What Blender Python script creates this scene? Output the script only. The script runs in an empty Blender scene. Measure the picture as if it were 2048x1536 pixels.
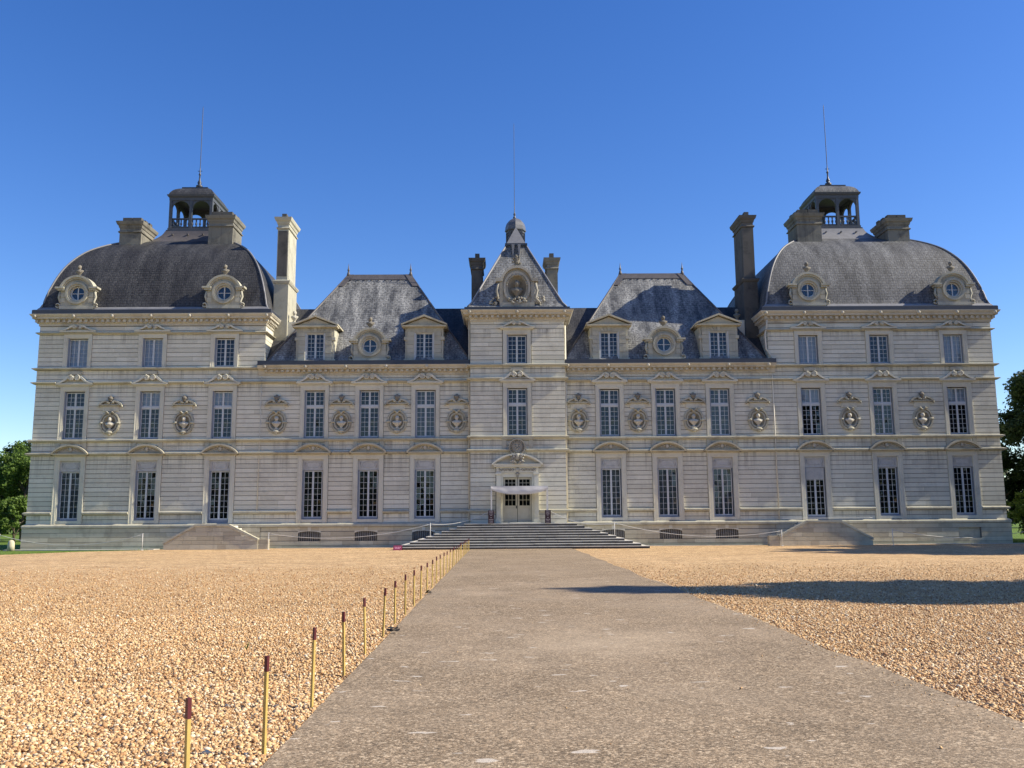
import bpy, bmesh, math, random
import numpy as np
from mathutils import Vector, Matrix, Euler

random.seed(7)
RNG = np.random.default_rng(11)
scene = bpy.context.scene
COL = scene.collection
PI = math.pi
YF = 58.0                      # distance of the facade plane

# ------------------------------------------------------------------ materials
def new_mat(name):
    m = bpy.data.materials.new(name); m.use_nodes = True
    nt = m.node_tree
    for n in list(nt.nodes):
        nt.nodes.remove(n)
    out = nt.nodes.new('ShaderNodeOutputMaterial')
    return m, nt, out

class NT:
    """short-hand for wiring nodes"""
    def __init__(self, nt): self.nt = nt
    def n(self, t, **kw):
        nd = self.nt.nodes.new(t)
        for k, v in kw.items():
            if hasattr(nd, k) and k not in nd.inputs.keys():
                setattr(nd, k, v)
            else:
                nd.inputs[k].default_value = v
        return nd
    def l(self, a, b): self.nt.links.new(a, b)
    def noise(self, vec, scale, detail=4, rough=.6, dim='3D'):
        nd = self.n('ShaderNodeTexNoise')
        nd.inputs['Scale'].default_value = scale; nd.inputs['Detail'].default_value = detail
        nd.inputs['Roughness'].default_value = rough
        if vec is not None: self.l(vec, nd.inputs['Vector'])
        return nd.outputs['Fac']
    def ramp(self, fac, stops, interp='LINEAR'):
        nd = self.n('ShaderNodeValToRGB'); cr = nd.color_ramp; cr.interpolation = interp
        while len(cr.elements) < len(stops): cr.elements.new(.5)
        for e, (p, c) in zip(cr.elements, stops):
            e.position = p; e.color = (*c, 1) if len(c) == 3 else c
        self.l(fac, nd.inputs['Fac']); return nd.outputs['Color']
    def mix(self, fac, a, b, mode='MIX'):
        nd = self.n('ShaderNodeMix', data_type='RGBA', blend_type=mode)
        for i, v in ((0, fac), (6, a), (7, b)):
            if hasattr(v, 'links'): self.l(v, nd.inputs[i])
            elif isinstance(v, (int, float)): nd.inputs[i].default_value = v
            else: nd.inputs[i].default_value = (*v, 1)
        return nd.outputs[2]
    def math(self, op, a, b=None):
        nd = self.n('ShaderNodeMath', operation=op)
        for i, v in ((0, a), (1, b)):
            if v is None: continue
            if hasattr(v, 'links'): self.l(v, nd.inputs[i])
            else: nd.inputs[i].default_value = v
        return nd.outputs[0]
    def mapping(self, vec, scale=(1, 1, 1), loc=(0, 0, 0)):
        nd = self.n('ShaderNodeMapping'); nd.inputs['Scale'].default_value = scale
        nd.inputs['Location'].default_value = loc
        self.l(vec, nd.inputs['Vector']); return nd.outputs[0]
    def bump(self, h, strength=.3, dist=.02):
        nd = self.n('ShaderNodeBump'); nd.inputs['Strength'].default_value = strength
        nd.inputs['Distance'].default_value = dist; self.l(h, nd.inputs['Height']); return nd.outputs[0]

def principled(g, out, color, rough=.8, normal=None, metal=0., spec=.3):
    p = g.n('ShaderNodeBsdfPrincipled')
    if hasattr(color, 'links'): g.l(color, p.inputs['Base Color'])
    else: p.inputs['Base Color'].default_value = (*color, 1)
    if hasattr(rough, 'links'): g.l(rough, p.inputs['Roughness'])
    else: p.inputs['Roughness'].default_value = rough
    p.inputs['Metallic'].default_value = metal
    p.inputs['Specular IOR Level'].default_value = spec
    if normal is not None: g.l(normal, p.inputs['Normal'])
    g.l(p.outputs[0], out.inputs['Surface']); return p

def stone_mat(name, base, light, dark, stain=(.16, .13, .10), stain_amt=.5, island=.5, streak=True, drip=False):
    m, nt, out = new_mat(name); g = NT(nt)
    geo = g.n('ShaderNodeNewGeometry'); pos = geo.outputs['Position']
    isl = geo.outputs['Random Per Island']
    c = g.ramp(isl, [(0, dark), (.5, base), (1, light)])
    c = g.mix(island, base, c)
    n1 = g.noise(pos, .55, 5, .65)
    c = g.mix(g.math('MULTIPLY', n1, .45), c, light)
    # weathering: blotches and vertical run-off streaks
    n2 = g.noise(pos, .9, 7, .7)
    blot = g.ramp(n2, [(.50, (0, 0, 0)), (.72, (1, 1, 1))])
    c = g.mix(g.math('MULTIPLY', blot, stain_amt), c, stain)
    if streak:
        sv = g.mapping(pos, (1.5, 1.5, .16))
        n3 = g.noise(sv, 1.0, 6, .7)
        st = g.ramp(n3, [(.54, (0, 0, 0)), (.74, (1, 1, 1))])
        c = g.mix(g.math('MULTIPLY', st, stain_amt * .7), c, stain)
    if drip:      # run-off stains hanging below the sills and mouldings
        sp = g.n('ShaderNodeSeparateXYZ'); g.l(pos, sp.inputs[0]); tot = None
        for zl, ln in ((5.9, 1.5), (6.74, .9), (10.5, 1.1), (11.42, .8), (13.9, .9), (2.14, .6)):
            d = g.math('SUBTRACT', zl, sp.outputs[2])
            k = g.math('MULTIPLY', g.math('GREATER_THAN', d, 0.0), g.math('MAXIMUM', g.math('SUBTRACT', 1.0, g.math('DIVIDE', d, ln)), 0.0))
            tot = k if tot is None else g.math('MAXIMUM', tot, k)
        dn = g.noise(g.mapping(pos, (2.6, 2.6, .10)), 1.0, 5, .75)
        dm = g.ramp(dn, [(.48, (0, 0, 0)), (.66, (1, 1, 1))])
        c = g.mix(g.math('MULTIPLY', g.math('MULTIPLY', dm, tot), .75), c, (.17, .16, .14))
    n4 = g.noise(pos, 18, 4, .7)
    c = g.mix(g.math('MULTIPLY', n4, .22), c, dark)
    bmp = g.bump(n4, .25, .02)
    principled(g, out, c, .9, bmp, spec=.2)
    return m

def slate_mat(name, c1, c2, c3, lichen, lich_amt, row=.13):
    m, nt, out = new_mat(name); g = NT(nt)
    uv = g.n('ShaderNodeUVMap').outputs[0]
    geo = g.n('ShaderNodeNewGeometry'); pos = geo.outputs['Position']
    br = g.n('ShaderNodeTexBrick', offset=.5)
    g.l(uv, br.inputs['Vector'])
    br.inputs['Scale'].default_value = 1.0
    br.inputs['Brick Width'].default_value = row * 1.5
    br.inputs['Row Height'].default_value = row
    br.inputs['Mortar Size'].default_value = .026
    br.inputs['Mortar Smooth'].default_value = .3
    br.inputs['Color1'].default_value = (*c1, 1); br.inputs['Color2'].default_value = (*c2, 1)
    br.inputs['Mortar'].default_value = (c1[0] * .22, c1[1] * .22, c1[2] * .22, 1)
    c = br.outputs['Color']
    n1 = g.noise(pos, .35, 6, .65)
    c = g.mix(g.ramp(n1, [(.35, (0, 0, 0)), (.7, (.8, .8, .8))]), c, c3)
    # lichen: fine speckle gathered in patches, with long run marks down the slope
    n2 = g.noise(g.mapping(uv, (1.1, .22, 1)), 1.2, 6, .7)
    n3 = g.noise(pos, 9, 4, .75)
    k = g.math('MULTIPLY', g.ramp(n2, [(.38, (0, 0, 0)), (.66, (1, 1, 1))]), g.ramp(n3, [(.36, (0, 0, 0)), (.62, (1, 1, 1))]))
    c = g.mix(g.math('MULTIPLY', k, lich_amt), c, lichen)
    h = g.math('SUBTRACT', 1.0, br.outputs['Fac'])
    bmp = g.bump(h, .6, .02)
    principled(g, out, c, .62, bmp, spec=.35)
    return m

def plain_mat(name, color, rough=.6, var=.12, scale=6, metal=0., spec=.4, dark=None, bump=.0):
    m, nt, out = new_mat(name); g = NT(nt)
    geo = g.n('ShaderNodeNewGeometry'); pos = geo.outputs['Position']
    n = g.noise(pos, scale, 5, .65)
    d = dark or tuple(x * .55 for x in color)
    c = g.mix(g.ramp(n, [(.35, (0, 0, 0)), (.8, (1, 1, 1))]), color, d) if var > 0 else color
    if var > 0: c = g.mix(min(1, var * 3), color, c)
    b = g.bump(n, bump, .01) if bump else None
    principled(g, out, c, rough, b, metal, spec)
    return m

def glass_mat(name, tint, refl=.16):
    m, nt, out = new_mat(name); g = NT(nt)
    pos = g.n('ShaderNodeNewGeometry').outputs['Position']
    n = g.noise(pos, 2.2, 2, .5)
    nrm = g.bump(n, .12, .02)
    tr = g.n('ShaderNodeBsdfTransparent'); tr.inputs['Color'].default_value = (*tint, 1)
    gl = g.n('ShaderNodeBsdfGlossy'); gl.inputs['Roughness'].default_value = .03
    gl.inputs['Color'].default_value = (.95, .97, 1, 1)
    g.l(nrm, gl.inputs['Normal'])
    lw = g.n('ShaderNodeLayerWeight'); lw.inputs['Blend'].default_value = .25
    fac = g.math('ADD', g.math('MULTIPLY', lw.outputs['Fresnel'], .6), refl)
    mx = g.n('ShaderNodeMixShader'); g.l(fac, mx.inputs[0]); g.l(tr.outputs[0], mx.inputs[1]); g.l(gl.outputs[0], mx.inputs[2])
    g.l(mx.outputs[0], out.inputs['Surface'])
    return m

def foliage_mat(name, dark, mid, light):
    m, nt, out = new_mat(name); g = NT(nt)
    geo = g.n('ShaderNodeNewGeometry')
    c = g.ramp(geo.outputs['Random Per Island'], [(0, dark), (.55, mid), (1, light)])
    n = g.noise(geo.outputs['Position'], .45, 4, .6)
    c = g.mix(g.ramp(n, [(.4, (0, 0, 0)), (.65, (.7, .7, .7))]), c, light)
    d = g.n('ShaderNodeBsdfPrincipled'); g.l(c, d.inputs['Base Color']); d.inputs['Roughness'].default_value = .55
    d.inputs['Specular IOR Level'].default_value = .25
    t = g.n('ShaderNodeBsdfTranslucent'); g.l(c, t.inputs['Color'])
    mx = g.n('ShaderNodeMixShader'); mx.inputs[0].default_value = .3
    g.l(d.outputs[0], mx.inputs[1]); g.l(t.outputs[0], mx.inputs[2]); g.l(mx.outputs[0], out.inputs['Surface'])
    return m

M = {}
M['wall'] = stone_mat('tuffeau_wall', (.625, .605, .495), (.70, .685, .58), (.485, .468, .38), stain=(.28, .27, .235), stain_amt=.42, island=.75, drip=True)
M['mortar'] = plain_mat('grimy_joint', (.19, .18, .155), .95, .15, 4)
M['trim'] = stone_mat('tuffeau_trim', (.585, .568, .47), (.65, .635, .535), (.485, .467, .38), stain=(.25, .23, .19), stain_amt=.4, island=.15)
M['dormer'] = stone_mat('dormer_stone', (.41, .40, .325), (.51, .495, .405), (.275, .265, .215), stain=(.13, .125, .105), stain_amt=.6, island=.4)
M['cornice'] = stone_mat('weathered_cornice', (.49, .46, .375), (.57, .54, .45), (.34, .31, .24), stain=(.18, .155, .12), stain_amt=.55, island=.35)
M['string'] = stone_mat('weathered_string', (.42, .405, .32), (.52, .50, .40), (.265, .25, .20), stain=(.17, .155, .13), stain_amt=.75, island=.3)
M['arch'] = stone_mat('ochre_pediment', (.45, .415, .31), (.55, .515, .40), (.29, .265, .20), stain=(.16, .14, .10), stain_amt=.6, island=.2)
M['plinth'] = stone_mat('plinth_stone', (.53, .485, .355), (.61, .57, .43), (.37, .33, .24), stain=(.19, .17, .145), stain_amt=.5, island=1.0)
M['chimney'] = stone_mat('chimney_stone', (.18, .172, .145), (.32, .305, .255), (.085, .082, .075), stain=(.06, .06, .058), stain_amt=.95, island=.4)  # dark colour also carries the shade of the stack fronts
M['soot_shade'] = stone_mat('soot_shade_stone', (.085, .082, .078), (.20, .19, .17), (.04, .04, .04), stain=(.03, .03, .03), stain_amt=.8, island=.5)  # soot-dark stone with shade of the stacks painted in
M['bust'] = stone_mat('bust_stone', (.50, .475, .40), (.58, .555, .475), (.36, .335, .275), stain=(.22, .20, .16), stain_amt=.4, island=0)
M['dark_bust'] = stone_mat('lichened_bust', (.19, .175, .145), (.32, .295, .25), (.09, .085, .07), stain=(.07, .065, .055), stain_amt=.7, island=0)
M['carved'] = stone_mat('carved_relief', (.31, .295, .245), (.50, .48, .41), (.15, .14, .115), stain=(.11, .10, .08), stain_amt=.8, island=.6, streak=False)
M['riser'] = stone_mat('dark_shaded_riser', (.065, .062, .058), (.11, .105, .095), (.035, .034, .033), stain=(.028, .028, .028), stain_amt=.6, island=.5)  # dark lichened stone, with the shade on the risers painted in
M['step'] = stone_mat('step_stone', (.60, .575, .525), (.68, .66, .60), (.46, .44, .41), stain=(.10, .10, .10), stain_amt=.6, island=.4)
M['slate_dark'] = slate_mat('slate_brown', (.016, .017, .020), (.034, .033, .036), (.034, .035, .040), (.26, .26, .26), .30, row=.19)
M['slate'] = slate_mat('slate_grey', (.034, .037, .043), (.080, .084, .093), (.058, .061, .069), (.38, .385, .385), .55, row=.20)
M['slate_lichen'] = slate_mat('slate_lichened', (.046, .049, .056), (.150, .156, .165), (.062, .065, .072), (.50, .50, .48), .85, row=.21)
M['lead'] = plain_mat('lead_gutter', (.036, .042, .058), .45, .15, 3, spec=.5)
M['lead_grey'] = plain_mat('lead_flashing', (.21, .212, .225), .5, .2, 2.5, spec=.4)
M['lead_mid'] = plain_mat('weathered_lead', (.12, .125, .14), .45, .2, 2.5, spec=.5)
M['zinc'] = plain_mat('zinc_cap', (.105, .097, .098), .5, .3, 2.5, spec=.4)
M['lantern'] = plain_mat('painted_lantern_timber', (.085, .093, .108), .6, .25, 5)
M['sash'] = plain_mat('pale_grey_paint', (.52, .55, .56), .5, .1, 8)
M['blue'] = plain_mat('blue_grey_shade_paint', (.23, .26, .31), .5, .15, 5)
M['panel'] = plain_mat('mauve_grey_panel', (.47, .475, .455), .7, .18, 4)
M['door'] = plain_mat('putty_door_paint', (.44, .42, .35), .55, .1, 4)
M['glass'] = glass_mat('window_glass', (.55, .61, .68), .04)
M['interior'] = plain_mat('dim_interior', (.035, .035, .04), .9, 0)  # near-black colour stands in for the unlit rooms
M['curtain'] = plain_mat('net_curtain', (.74, .76, .76), .9, .1, 3)
M['vent'] = plain_mat('dusty_vent', (.14, .133, .118), .9, .3, 4)
M['muslin'] = plain_mat('grey_muslin', (.22, .24, .235), .9, .25, 2)
M['iron'] = plain_mat('dark_iron', (.03, .03, .032), .5, .1, 9)
M['bars'] = plain_mat('grey_iron_bars', (.34, .33, .30), .5, .2, 9)
M['pipe'] = plain_mat('cream_downpipe', (.62, .58, .48), .5, .15, 2)
M['white'] = plain_mat('white_metal', (.62, .61, .58), .4, .06, 4)
M['rope'] = plain_mat('white_rope', (.58, .57, .54), .8, .1, 30)
M['canvas'] = plain_mat('white_canvas', (.56, .55, .54), .85, .12, 2)
M['maroon'] = plain_mat('dark_maroon_board', (.030, .012, .016), .5, .1, 4)
M['pink'] = plain_mat('wine_red_board', (.22, .035, .075), .5, .15, 6)
M['ink'] = plain_mat('pale_lettering', (.42, .38, .40), .6, 0)
M['ink_pink'] = plain_mat('pink_lettering', (.60, .28, .38), .6, 0)
M['stake'] = plain_mat('yellow_stake_paint', (.50, .37, .105), .6, .2, 14, dark=(.34, .22, .06))
M['tip'] = plain_mat('maroon_stake_tip', (.095, .013, .017), .5, .15, 18)
M['bark'] = plain_mat('bark', (.09, .07, .05), .9, .3, 6, bump=.5)
M['leaf'] = foliage_mat('leaf_green', (.045, .085, .016), (.09, .16, .028), (.15, .23, .045))
M['leaf_deep'] = foliage_mat('leaf_deep', (.014, .030, .010), (.028, .055, .016), (.050, .085, .024))
M['leaf_lime'] = foliage_mat('leaf_lime', (.08, .13, .02), (.15, .23, .035), (.22, .30, .06))
M['blade'] = foliage_mat('grass_blade', (.08, .13, .02), (.15, .22, .035), (.22, .28, .07))
M['litter'] = plain_mat('dead_leaf', (.018, .015, .013), .8, .2, 30)

def ground_mats():
    # lawn
    m, nt, out = new_mat('lawn'); g = NT(nt)
    pos = g.n('ShaderNodeNewGeometry').outputs['Position']
    n1 = g.noise(pos, .5, 5, .6); n2 = g.noise(pos, 22, 4, .7)
    c = g.ramp(n1, [(.3, (.10, .17, .028)), (.7, (.17, .25, .05))])
    c = g.mix(g.math('MULTIPLY', n2, .7), c, (.07, .11, .02))
    principled(g, out, c, .9, g.bump(n2, .8, .05), spec=.1); M['lawn'] = m
    # loose gravel court
    m, nt, out = new_mat('court_gravel'); g = NT(nt)
    pos = g.n('ShaderNodeNewGeometry').outputs['Position']
    wob = g.n('ShaderNodeTexNoise'); wob.inputs['Scale'].default_value = 20; g.l(pos, wob.inputs['Vector'])
    pv = g.mix(.02, pos, wob.outputs['Color'], 'ADD')
    vo = g.n('ShaderNodeTexVoronoi', feature='F1'); vo.inputs['Scale'].default_value = 42
    g.l(pv, vo.inputs['Vector'])
    vo2 = g.n('ShaderNodeTexVoronoi', feature='F1'); vo2.inputs['Scale'].default_value = 17
    g.l(pv, vo2.inputs['Vector'])
    sep = g.n('ShaderNodeSeparateColor'); g.l(vo.outputs['Color'], sep.inputs[0])
    pal = [(0, (0.170, 0.090, 0.039)), (.12, (0.400, 0.214, 0.086)), (.26, (0.610, 0.370, 0.168)), (.45, (0.760, 0.518, 0.267)), (.65, (0.840, 0.617, 0.344)), (.85, (0.890, 0.703, 0.421)), (1, (0.920, 0.788, 0.542))]
    c = g.ramp(sep.outputs[0], pal)
    sep2 = g.n('ShaderNodeSeparateColor'); g.l(vo2.outputs['Color'], sep2.inputs[0])
    c2 = g.ramp(sep2.outputs[1], pal)
    c = g.mix(.35, c, c2)
    # shade painted into the gaps between stones
    gap = g.ramp(vo.outputs['Distance'], [(.35, (1, 1, 1)), (.85, (.45, .38, .32))])
    c = g.mix(1.0, c, gap, 'MULTIPLY')
    big = g.noise(pos, .22, 5, .6)
    c = g.mix(g.ramp(big, [(.35, (0, 0, 0)), (.7, (.22, .22, .22))]), c, (.56, .37, .21))
    rut = g.noise(g.mapping(pos, (.08, .9, 1)), .7, 3, .5)
    c = g.mix(g.ramp(rut, [(.5, (0, 0, 0)), (.72, (.22, .22, .22))]), c, (.70, .52, .33))
    for sc_, am in ((.45, .22), (1.3, .30), (3.2, .38), (9.0, .42), (24.0, .40)):
        gn = g.noise(pos, sc_, 3, .7)
        c = g.mix(am, c, g.mix(1.0, c, g.ramp(gn, [(.30, (.25, .20, .16)), (.52, (1, 1, 1)), (.74, (1.5, 1.5, 1.55))]), 'MULTIPLY'))
    h = g.math('ADD', g.math('SUBTRACT', 1, vo.outputs['Distance']), g.math('MULTIPLY', g.math('SUBTRACT', 1, vo2.outputs['Distance']), .8))
    principled(g, out, c, .85, g.bump(h, .8, .02), spec=.2); M['gravel'] = m
    # compacted path with exposed chippings
    m, nt, out = new_mat('path_chippings'); g = NT(nt)
    pos = g.n('ShaderNodeNewGeometry').outputs['Position']
    vo = g.n('ShaderNodeTexVoronoi', feature='F1'); vo.inputs['Scale'].default_value = 95; g.l(pos, vo.inputs['Vector'])
    vo3 = g.n('ShaderNodeTexVoronoi', feature='F1'); vo3.inputs['Scale'].default_value = 45; g.l(pos, vo3.inputs['Vector'])
    sep = g.n('ShaderNodeSeparateColor'); g.l(vo.outputs['Color'], sep.inputs[0])
    sep3 = g.n('ShaderNodeSeparateColor'); g.l(vo3.outputs['Color'], sep3.inputs[0])
    pal = [(0, (0.058, 0.046, 0.032)), (.3, (0.160, 0.121, 0.080)), (.6, (0.252, 0.185, 0.119)), (.82, (0.397, 0.296, 0.191)), (1, (0.678, 0.556, 0.398))]
    c = g.mix(.5, g.ramp(sep.outputs[0], pal), g.ramp(sep3.outputs[0], pal))
    big = g.noise(pos, .33, 6, .65)
    c = g.mix(g.ramp(big, [(.42, (0, 0, 0)), (.75, (.5, .5, .5))]), c, (.42, .335, .24))
    mid = g.noise(g.mapping(pos, (1.2, .5, 1)), 1.3, 5, .6)
    c = g.mix(g.ramp(mid, [(.48, (0, 0, 0)), (.75, (.30, .30, .30))]), c, (.17, .14, .105))
    dv = g.n('ShaderNodeVectorMath', operation='DISTANCE'); g.l(g.mapping(pos, (.45, .42, 0), (0, 0, 0)), dv.inputs[0]); dv.inputs[1].default_value = (.22, 5.2, 0)
    dk = g.ramp(g.math('MULTIPLY', g.math('ADD', dv.outputs['Value'], g.math('MULTIPLY', g.noise(pos, 1.1, 5, .7), 1.2)), .72), [(.45, (.42, .42, .42)), (1.0, (0, 0, 0))])
    c = g.mix(dk, c, (.52, .42, .30))
    for sc_, am in ((.9, .2), (5.0, .12), (17.0, .2), (60.0, .6)):
        gn = g.noise(pos, sc_, 3, .75)
        c = g.mix(am, c, g.mix(1.0, c, g.ramp(gn, [(.30, (.35, .33, .31)), (.52, (1, 1, 1)), (.74, (1.6, 1.55, 1.5))]), 'MULTIPLY'))
    # worn pale scuffs
    sc = g.noise(g.mapping(pos, (1.6, 3.2, 1)), 1.5, 3, .5)
    k = g.ramp(sc, [(.675, (0, 0, 0)), (.70, (.7, .7, .7))])
    c = g.mix(k, c, (.55, .50, .43))
    h = g.math('SUBTRACT', 1, vo.outputs['Distance'])
    principled(g, out, c, .88, g.bump(h, .4, .006), spec=.2); M['path'] = m
    # single stones
    m, nt, out = new_mat('pebble'); g = NT(nt)
    geo = g.n('ShaderNodeNewGeometry')
    pal = [(0, (0.145, 0.075, 0.035)), (.12, (0.349, 0.178, 0.073)), (.28, (0.504, 0.295, 0.127)), (.48, (0.572, 0.361, 0.168)), (.68, (0.640, 0.436, 0.220)), (.86, (0.708, 0.534, 0.307)), (1, (0.815, 0.721, 0.536))]
    c = g.ramp(geo.outputs['Random Per Island'], pal)
    n = g.noise(geo.outputs['Position'], 60, 3, .6)
    c = g.mix(g.math('MULTIPLY', n, .3), c, (.36, .24, .14))
    principled(g, out, c, .7, None, spec=.3); M['pebble'] = m
    m, nt, out = new_mat('concrete_kerb'); g = NT(nt)
    pos = g.n('ShaderNodeNewGeometry').outputs['Position']
    c = g.ramp(g.noise(pos, 3, 5, .6), [(.3, (.42, .39, .34)), (.7, (.58, .55, .49))])
    principled(g, out, c, .9, None, spec=.2); M['kerb'] = m
ground_mats()

# ------------------------------------------------------------------ mesh building
class MB:
    def __init__(s): s.v = []; s.f = []; s.uv = {}; s.sm = set(); s.mi = {}
    def add(s, verts, faces, uvs=None, smooth=False):
        o = len(s.v); s.v += [tuple(p) for p in verts]
        for i, fc in enumerate(faces):
            k = len(s.f); s.f.append(tuple(j + o for j in fc))
            if uvs: s.uv[k] = uvs[i]
            if smooth: s.sm.add(k)
        return s
    def box(s, x0, x1, y0, y1, z0, z1):
        return s.add([(x0, y0, z0), (x1, y0, z0), (x1, y1, z0), (x0, y1, z0), (x0, y0, z1), (x1, y0, z1), (x1, y1, z1), (x0, y1, z1)],
                     [(0, 3, 2, 1), (4, 5, 6, 7), (0, 1, 5, 4), (1, 2, 6, 5), (2, 3, 7, 6), (3, 0, 4, 7)])
    def prism(s, poly, y0, y1):           # polygon in x,z pushed along y
        n = len(poly)
        v = [(x, y0, z) for x, z in poly] + [(x, y1, z) for x, z in poly]
        f = [tuple(range(n)), tuple(range(2 * n - 1, n - 1, -1))]
        f += [(i, (i + 1) % n, (i + 1) % n + n, i + n) for i in range(n)]
        return s.add(v, f)
    def strip(s, lo, hi, y0, y1):         # solid between two equally long x,z polylines
        n = len(lo)
        v = [(x, y0, z) for x, z in lo] + [(x, y0, z) for x, z in hi] + [(x, y1, z) for x, z in lo] + [(x, y1, z) for x, z in hi]
        f = []
        for i in range(n - 1):
            f += [(i, i + 1, n + i + 1, n + i), (2 * n + i + 1, 2 * n + i, 3 * n + i, 3 * n + i + 1),
                  (n + i, n + i + 1, 3 * n + i + 1, 3 * n + i), (i + 1, i, 2 * n + i, 2 * n + i + 1)]
        f += [(0, n, 3 * n, 2 * n), (n - 1, 3 * n - 1, 4 * n - 1, 2 * n - 1)]
        return s.add(v, f)
    def ring(s, inner, outer, y0, y1):    # closed plate with a hole
        n = len(inner)
        v = [(x, y0, z) for x, z in inner] + [(x, y0, z) for x, z in outer] + [(x, y1, z) for x, z in inner] + [(x, y1, z) for x, z in outer]
        f = []
        for i in range(n):
            j = (i + 1) % n
            f += [(i, j, n + j, n + i), (2 * n + j, 2 * n + i, 3 * n + i, 3 * n + j), (n + i, n + j, 3 * n + j, 3 * n + i), (j, i, 2 * n + i, 2 * n + j)]
        return s.add(v, f)
    def lathe(s, prof, c=(0, 0, 0), n=12, smooth=True):
        v = []; f = []
        for r, z in prof:
            for i in range(n):
                a = 2 * PI * i / n; v.append((c[0] + r * math.cos(a), c[1] + r * math.sin(a), c[2] + z))
        for k in range(len(prof) - 1):
            for i in range(n):
                j = (i + 1) % n; f.append((k * n + i, k * n + j, (k + 1) * n + j, (k + 1) * n + i))
        f.append(tuple(range(n - 1, -1, -1))); f.append(tuple(range((len(prof) - 1) * n, len(prof) * n)))
        return s.add(v, f, smooth=smooth)
    def loft(s, rings, c=(0, 0, 0), n=14, smooth=True):   # rings: (z, rx, ry, cy)
        v = []; f = []
        for z, rx, ry, cy in rings:
            for i in range(n):
                a = 2 * PI * i / n; v.append((c[0] + rx * math.cos(a), c[1] + cy + ry * math.sin(a), c[2] + z))
        m = len(rings)
        for k in range(m - 1):
            for i in range(n):
                j = (i + 1) % n; f.append((k * n + i, k * n + j, (k + 1) * n + j, (k + 1) * n + i))
        f.append(tuple(range(n - 1, -1, -1))); f.append(tuple(range((m - 1) * n, m * n)))
        return s.add(v, f, smooth=smooth)
    def blob(s, c, r, n=8, m=6):
        rings = []
        for k in range(m + 1):
            a = -PI / 2 + PI * k / m
            rr = max(.02, math.cos(a)); rings.append((r[2] * math.sin(a), r[0] * rr, r[1] * rr, 0))
        return s.loft(rings, c, n)
    def tube(s, pts, r, n=6, smooth=True):
        pts = [Vector(p) for p in pts]; v = []; f = []
        rr = r if isinstance(r, (list, tuple)) else [r] * len(pts)
        up = Vector((0, 0, 1))
        for k, p in enumerate(pts):
            d = (pts[min(k + 1, len(pts) - 1)] - pts[max(k - 1, 0)]).normalized()
            ref = up if abs(d.z) < .95 else Vector((1, 0, 0))
            a = d.cross(ref).normalized(); b = a.cross(d).normalized()
            for i in range(n):
                t = 2 * PI * i / n; v.append(p + a * (rr[k] * math.cos(t)) + b * (rr[k] * math.sin(t)))
        for k in range(len(pts) - 1):
            for i in range(n):
                j = (i + 1) % n; f.append((k * n + i, k * n + j, (k + 1) * n + j, (k + 1) * n + i))
        f.append(tuple(range(n - 1, -1, -1))); f.append(tuple(range((len(pts) - 1) * n, len(pts) * n)))
        return s.add(v, f, smooth=smooth)
    def sweep(s, prof, path, closed=False):   # prof: closed (out, z); path: plan polyline, outward = right of travel
        P = [Vector(p) for p in path]; n = len(P); m = len(prof)
        offs = []
        for i in range(n):
            d2 = (P[(i + 1) % n] - P[i]).normalized() if (closed or i < n - 1) else None
            d1 = (P[i] - P[i - 1]).normalized() if (closed or i > 0) else None
            d1 = d1 or d2; d2 = d2 or d1
            n1 = Vector((d1.y, -d1.x)); n2 = Vector((d2.y, -d2.x))
            offs.append((n1 + n2) / (1 + n1.dot(n2)))
        v = []
        for i in range(n):
            for o, z in prof: v.append((P[i].x + offs[i].x * o, P[i].y + offs[i].y * o, z))
        f = []
        for i in range(n if closed else n - 1):
            j = (i + 1) % n
            for k in range(m):
                l = (k + 1) % m; f.append((i * m + k, j * m + k, j * m + l, i * m + l))
        if not closed: f += [tuple(range(m)), tuple(range(n * m - 1, (n - 1) * m - 1, -1))]
        return s.add(v, f)
    def roof(s, levels, cap=True):        # levels: (x0,x1,y0,y1,z); uv in metres
        acc = 0; prev = None
        for L in levels:
            if prev:
                dz = L[4] - prev[4]; dy = L[2] - prev[2]; dx = L[0] - prev[0]
                q = lambda t: [(t[0], t[2], t[4]), (t[1], t[2], t[4]), (t[1], t[3], t[4]), (t[0], t[3], t[4])]
                a, b = q(prev), q(L); lf = math.hypot(dz, dy); ls = math.hypot(dz, dx)
                for i in range(4):
                    j = (i + 1) % 4; ax = 0 if i in (0, 2) else 1
                    ln = lf if ax == 0 else ls
                    s.add([a[i], a[j], b[j], b[i]], [(0, 1, 2, 3)], [[(a[i][ax], acc), (a[j][ax], acc), (b[j][ax], acc + ln), (b[i][ax], acc + ln)]])
                acc += lf
            prev = L
        if cap:
            s.add([(prev[0], prev[2], prev[4]), (prev[1], prev[2], prev[4]), (prev[1], prev[3], prev[4]), (prev[0], prev[3], prev[4])], [(0, 1, 2, 3)], [[(prev[0], prev[2]), (prev[1], prev[2]), (prev[1], prev[3]), (prev[0], prev[3])]])
        return s
    def mirrored(s):
        o = MB(); o.v = [(-x, y, z) for x, y, z in s.v]; o.f = [tuple(reversed(f)) for f in s.f]
        o.uv = {k: list(reversed(u)) for k, u in s.uv.items()}; o.sm = set(s.sm); o.mi = dict(s.mi); return o
    def moved(s, dx=0, dy=0, dz=0):
        o = MB(); o.v = [(x + dx, y + dy, z + dz) for x, y, z in s.v]; o.f = list(s.f); o.uv = dict(s.uv); o.sm = set(s.sm); return o
    def merge(s, o):
        k0 = len(s.f); b = len(s.v); s.v += o.v; s.f += [tuple(i + b for i in f) for f in o.f]
        for k, u in o.uv.items(): s.uv[k + k0] = u
        for k in o.sm: s.sm.add(k + k0)
        return s
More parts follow.
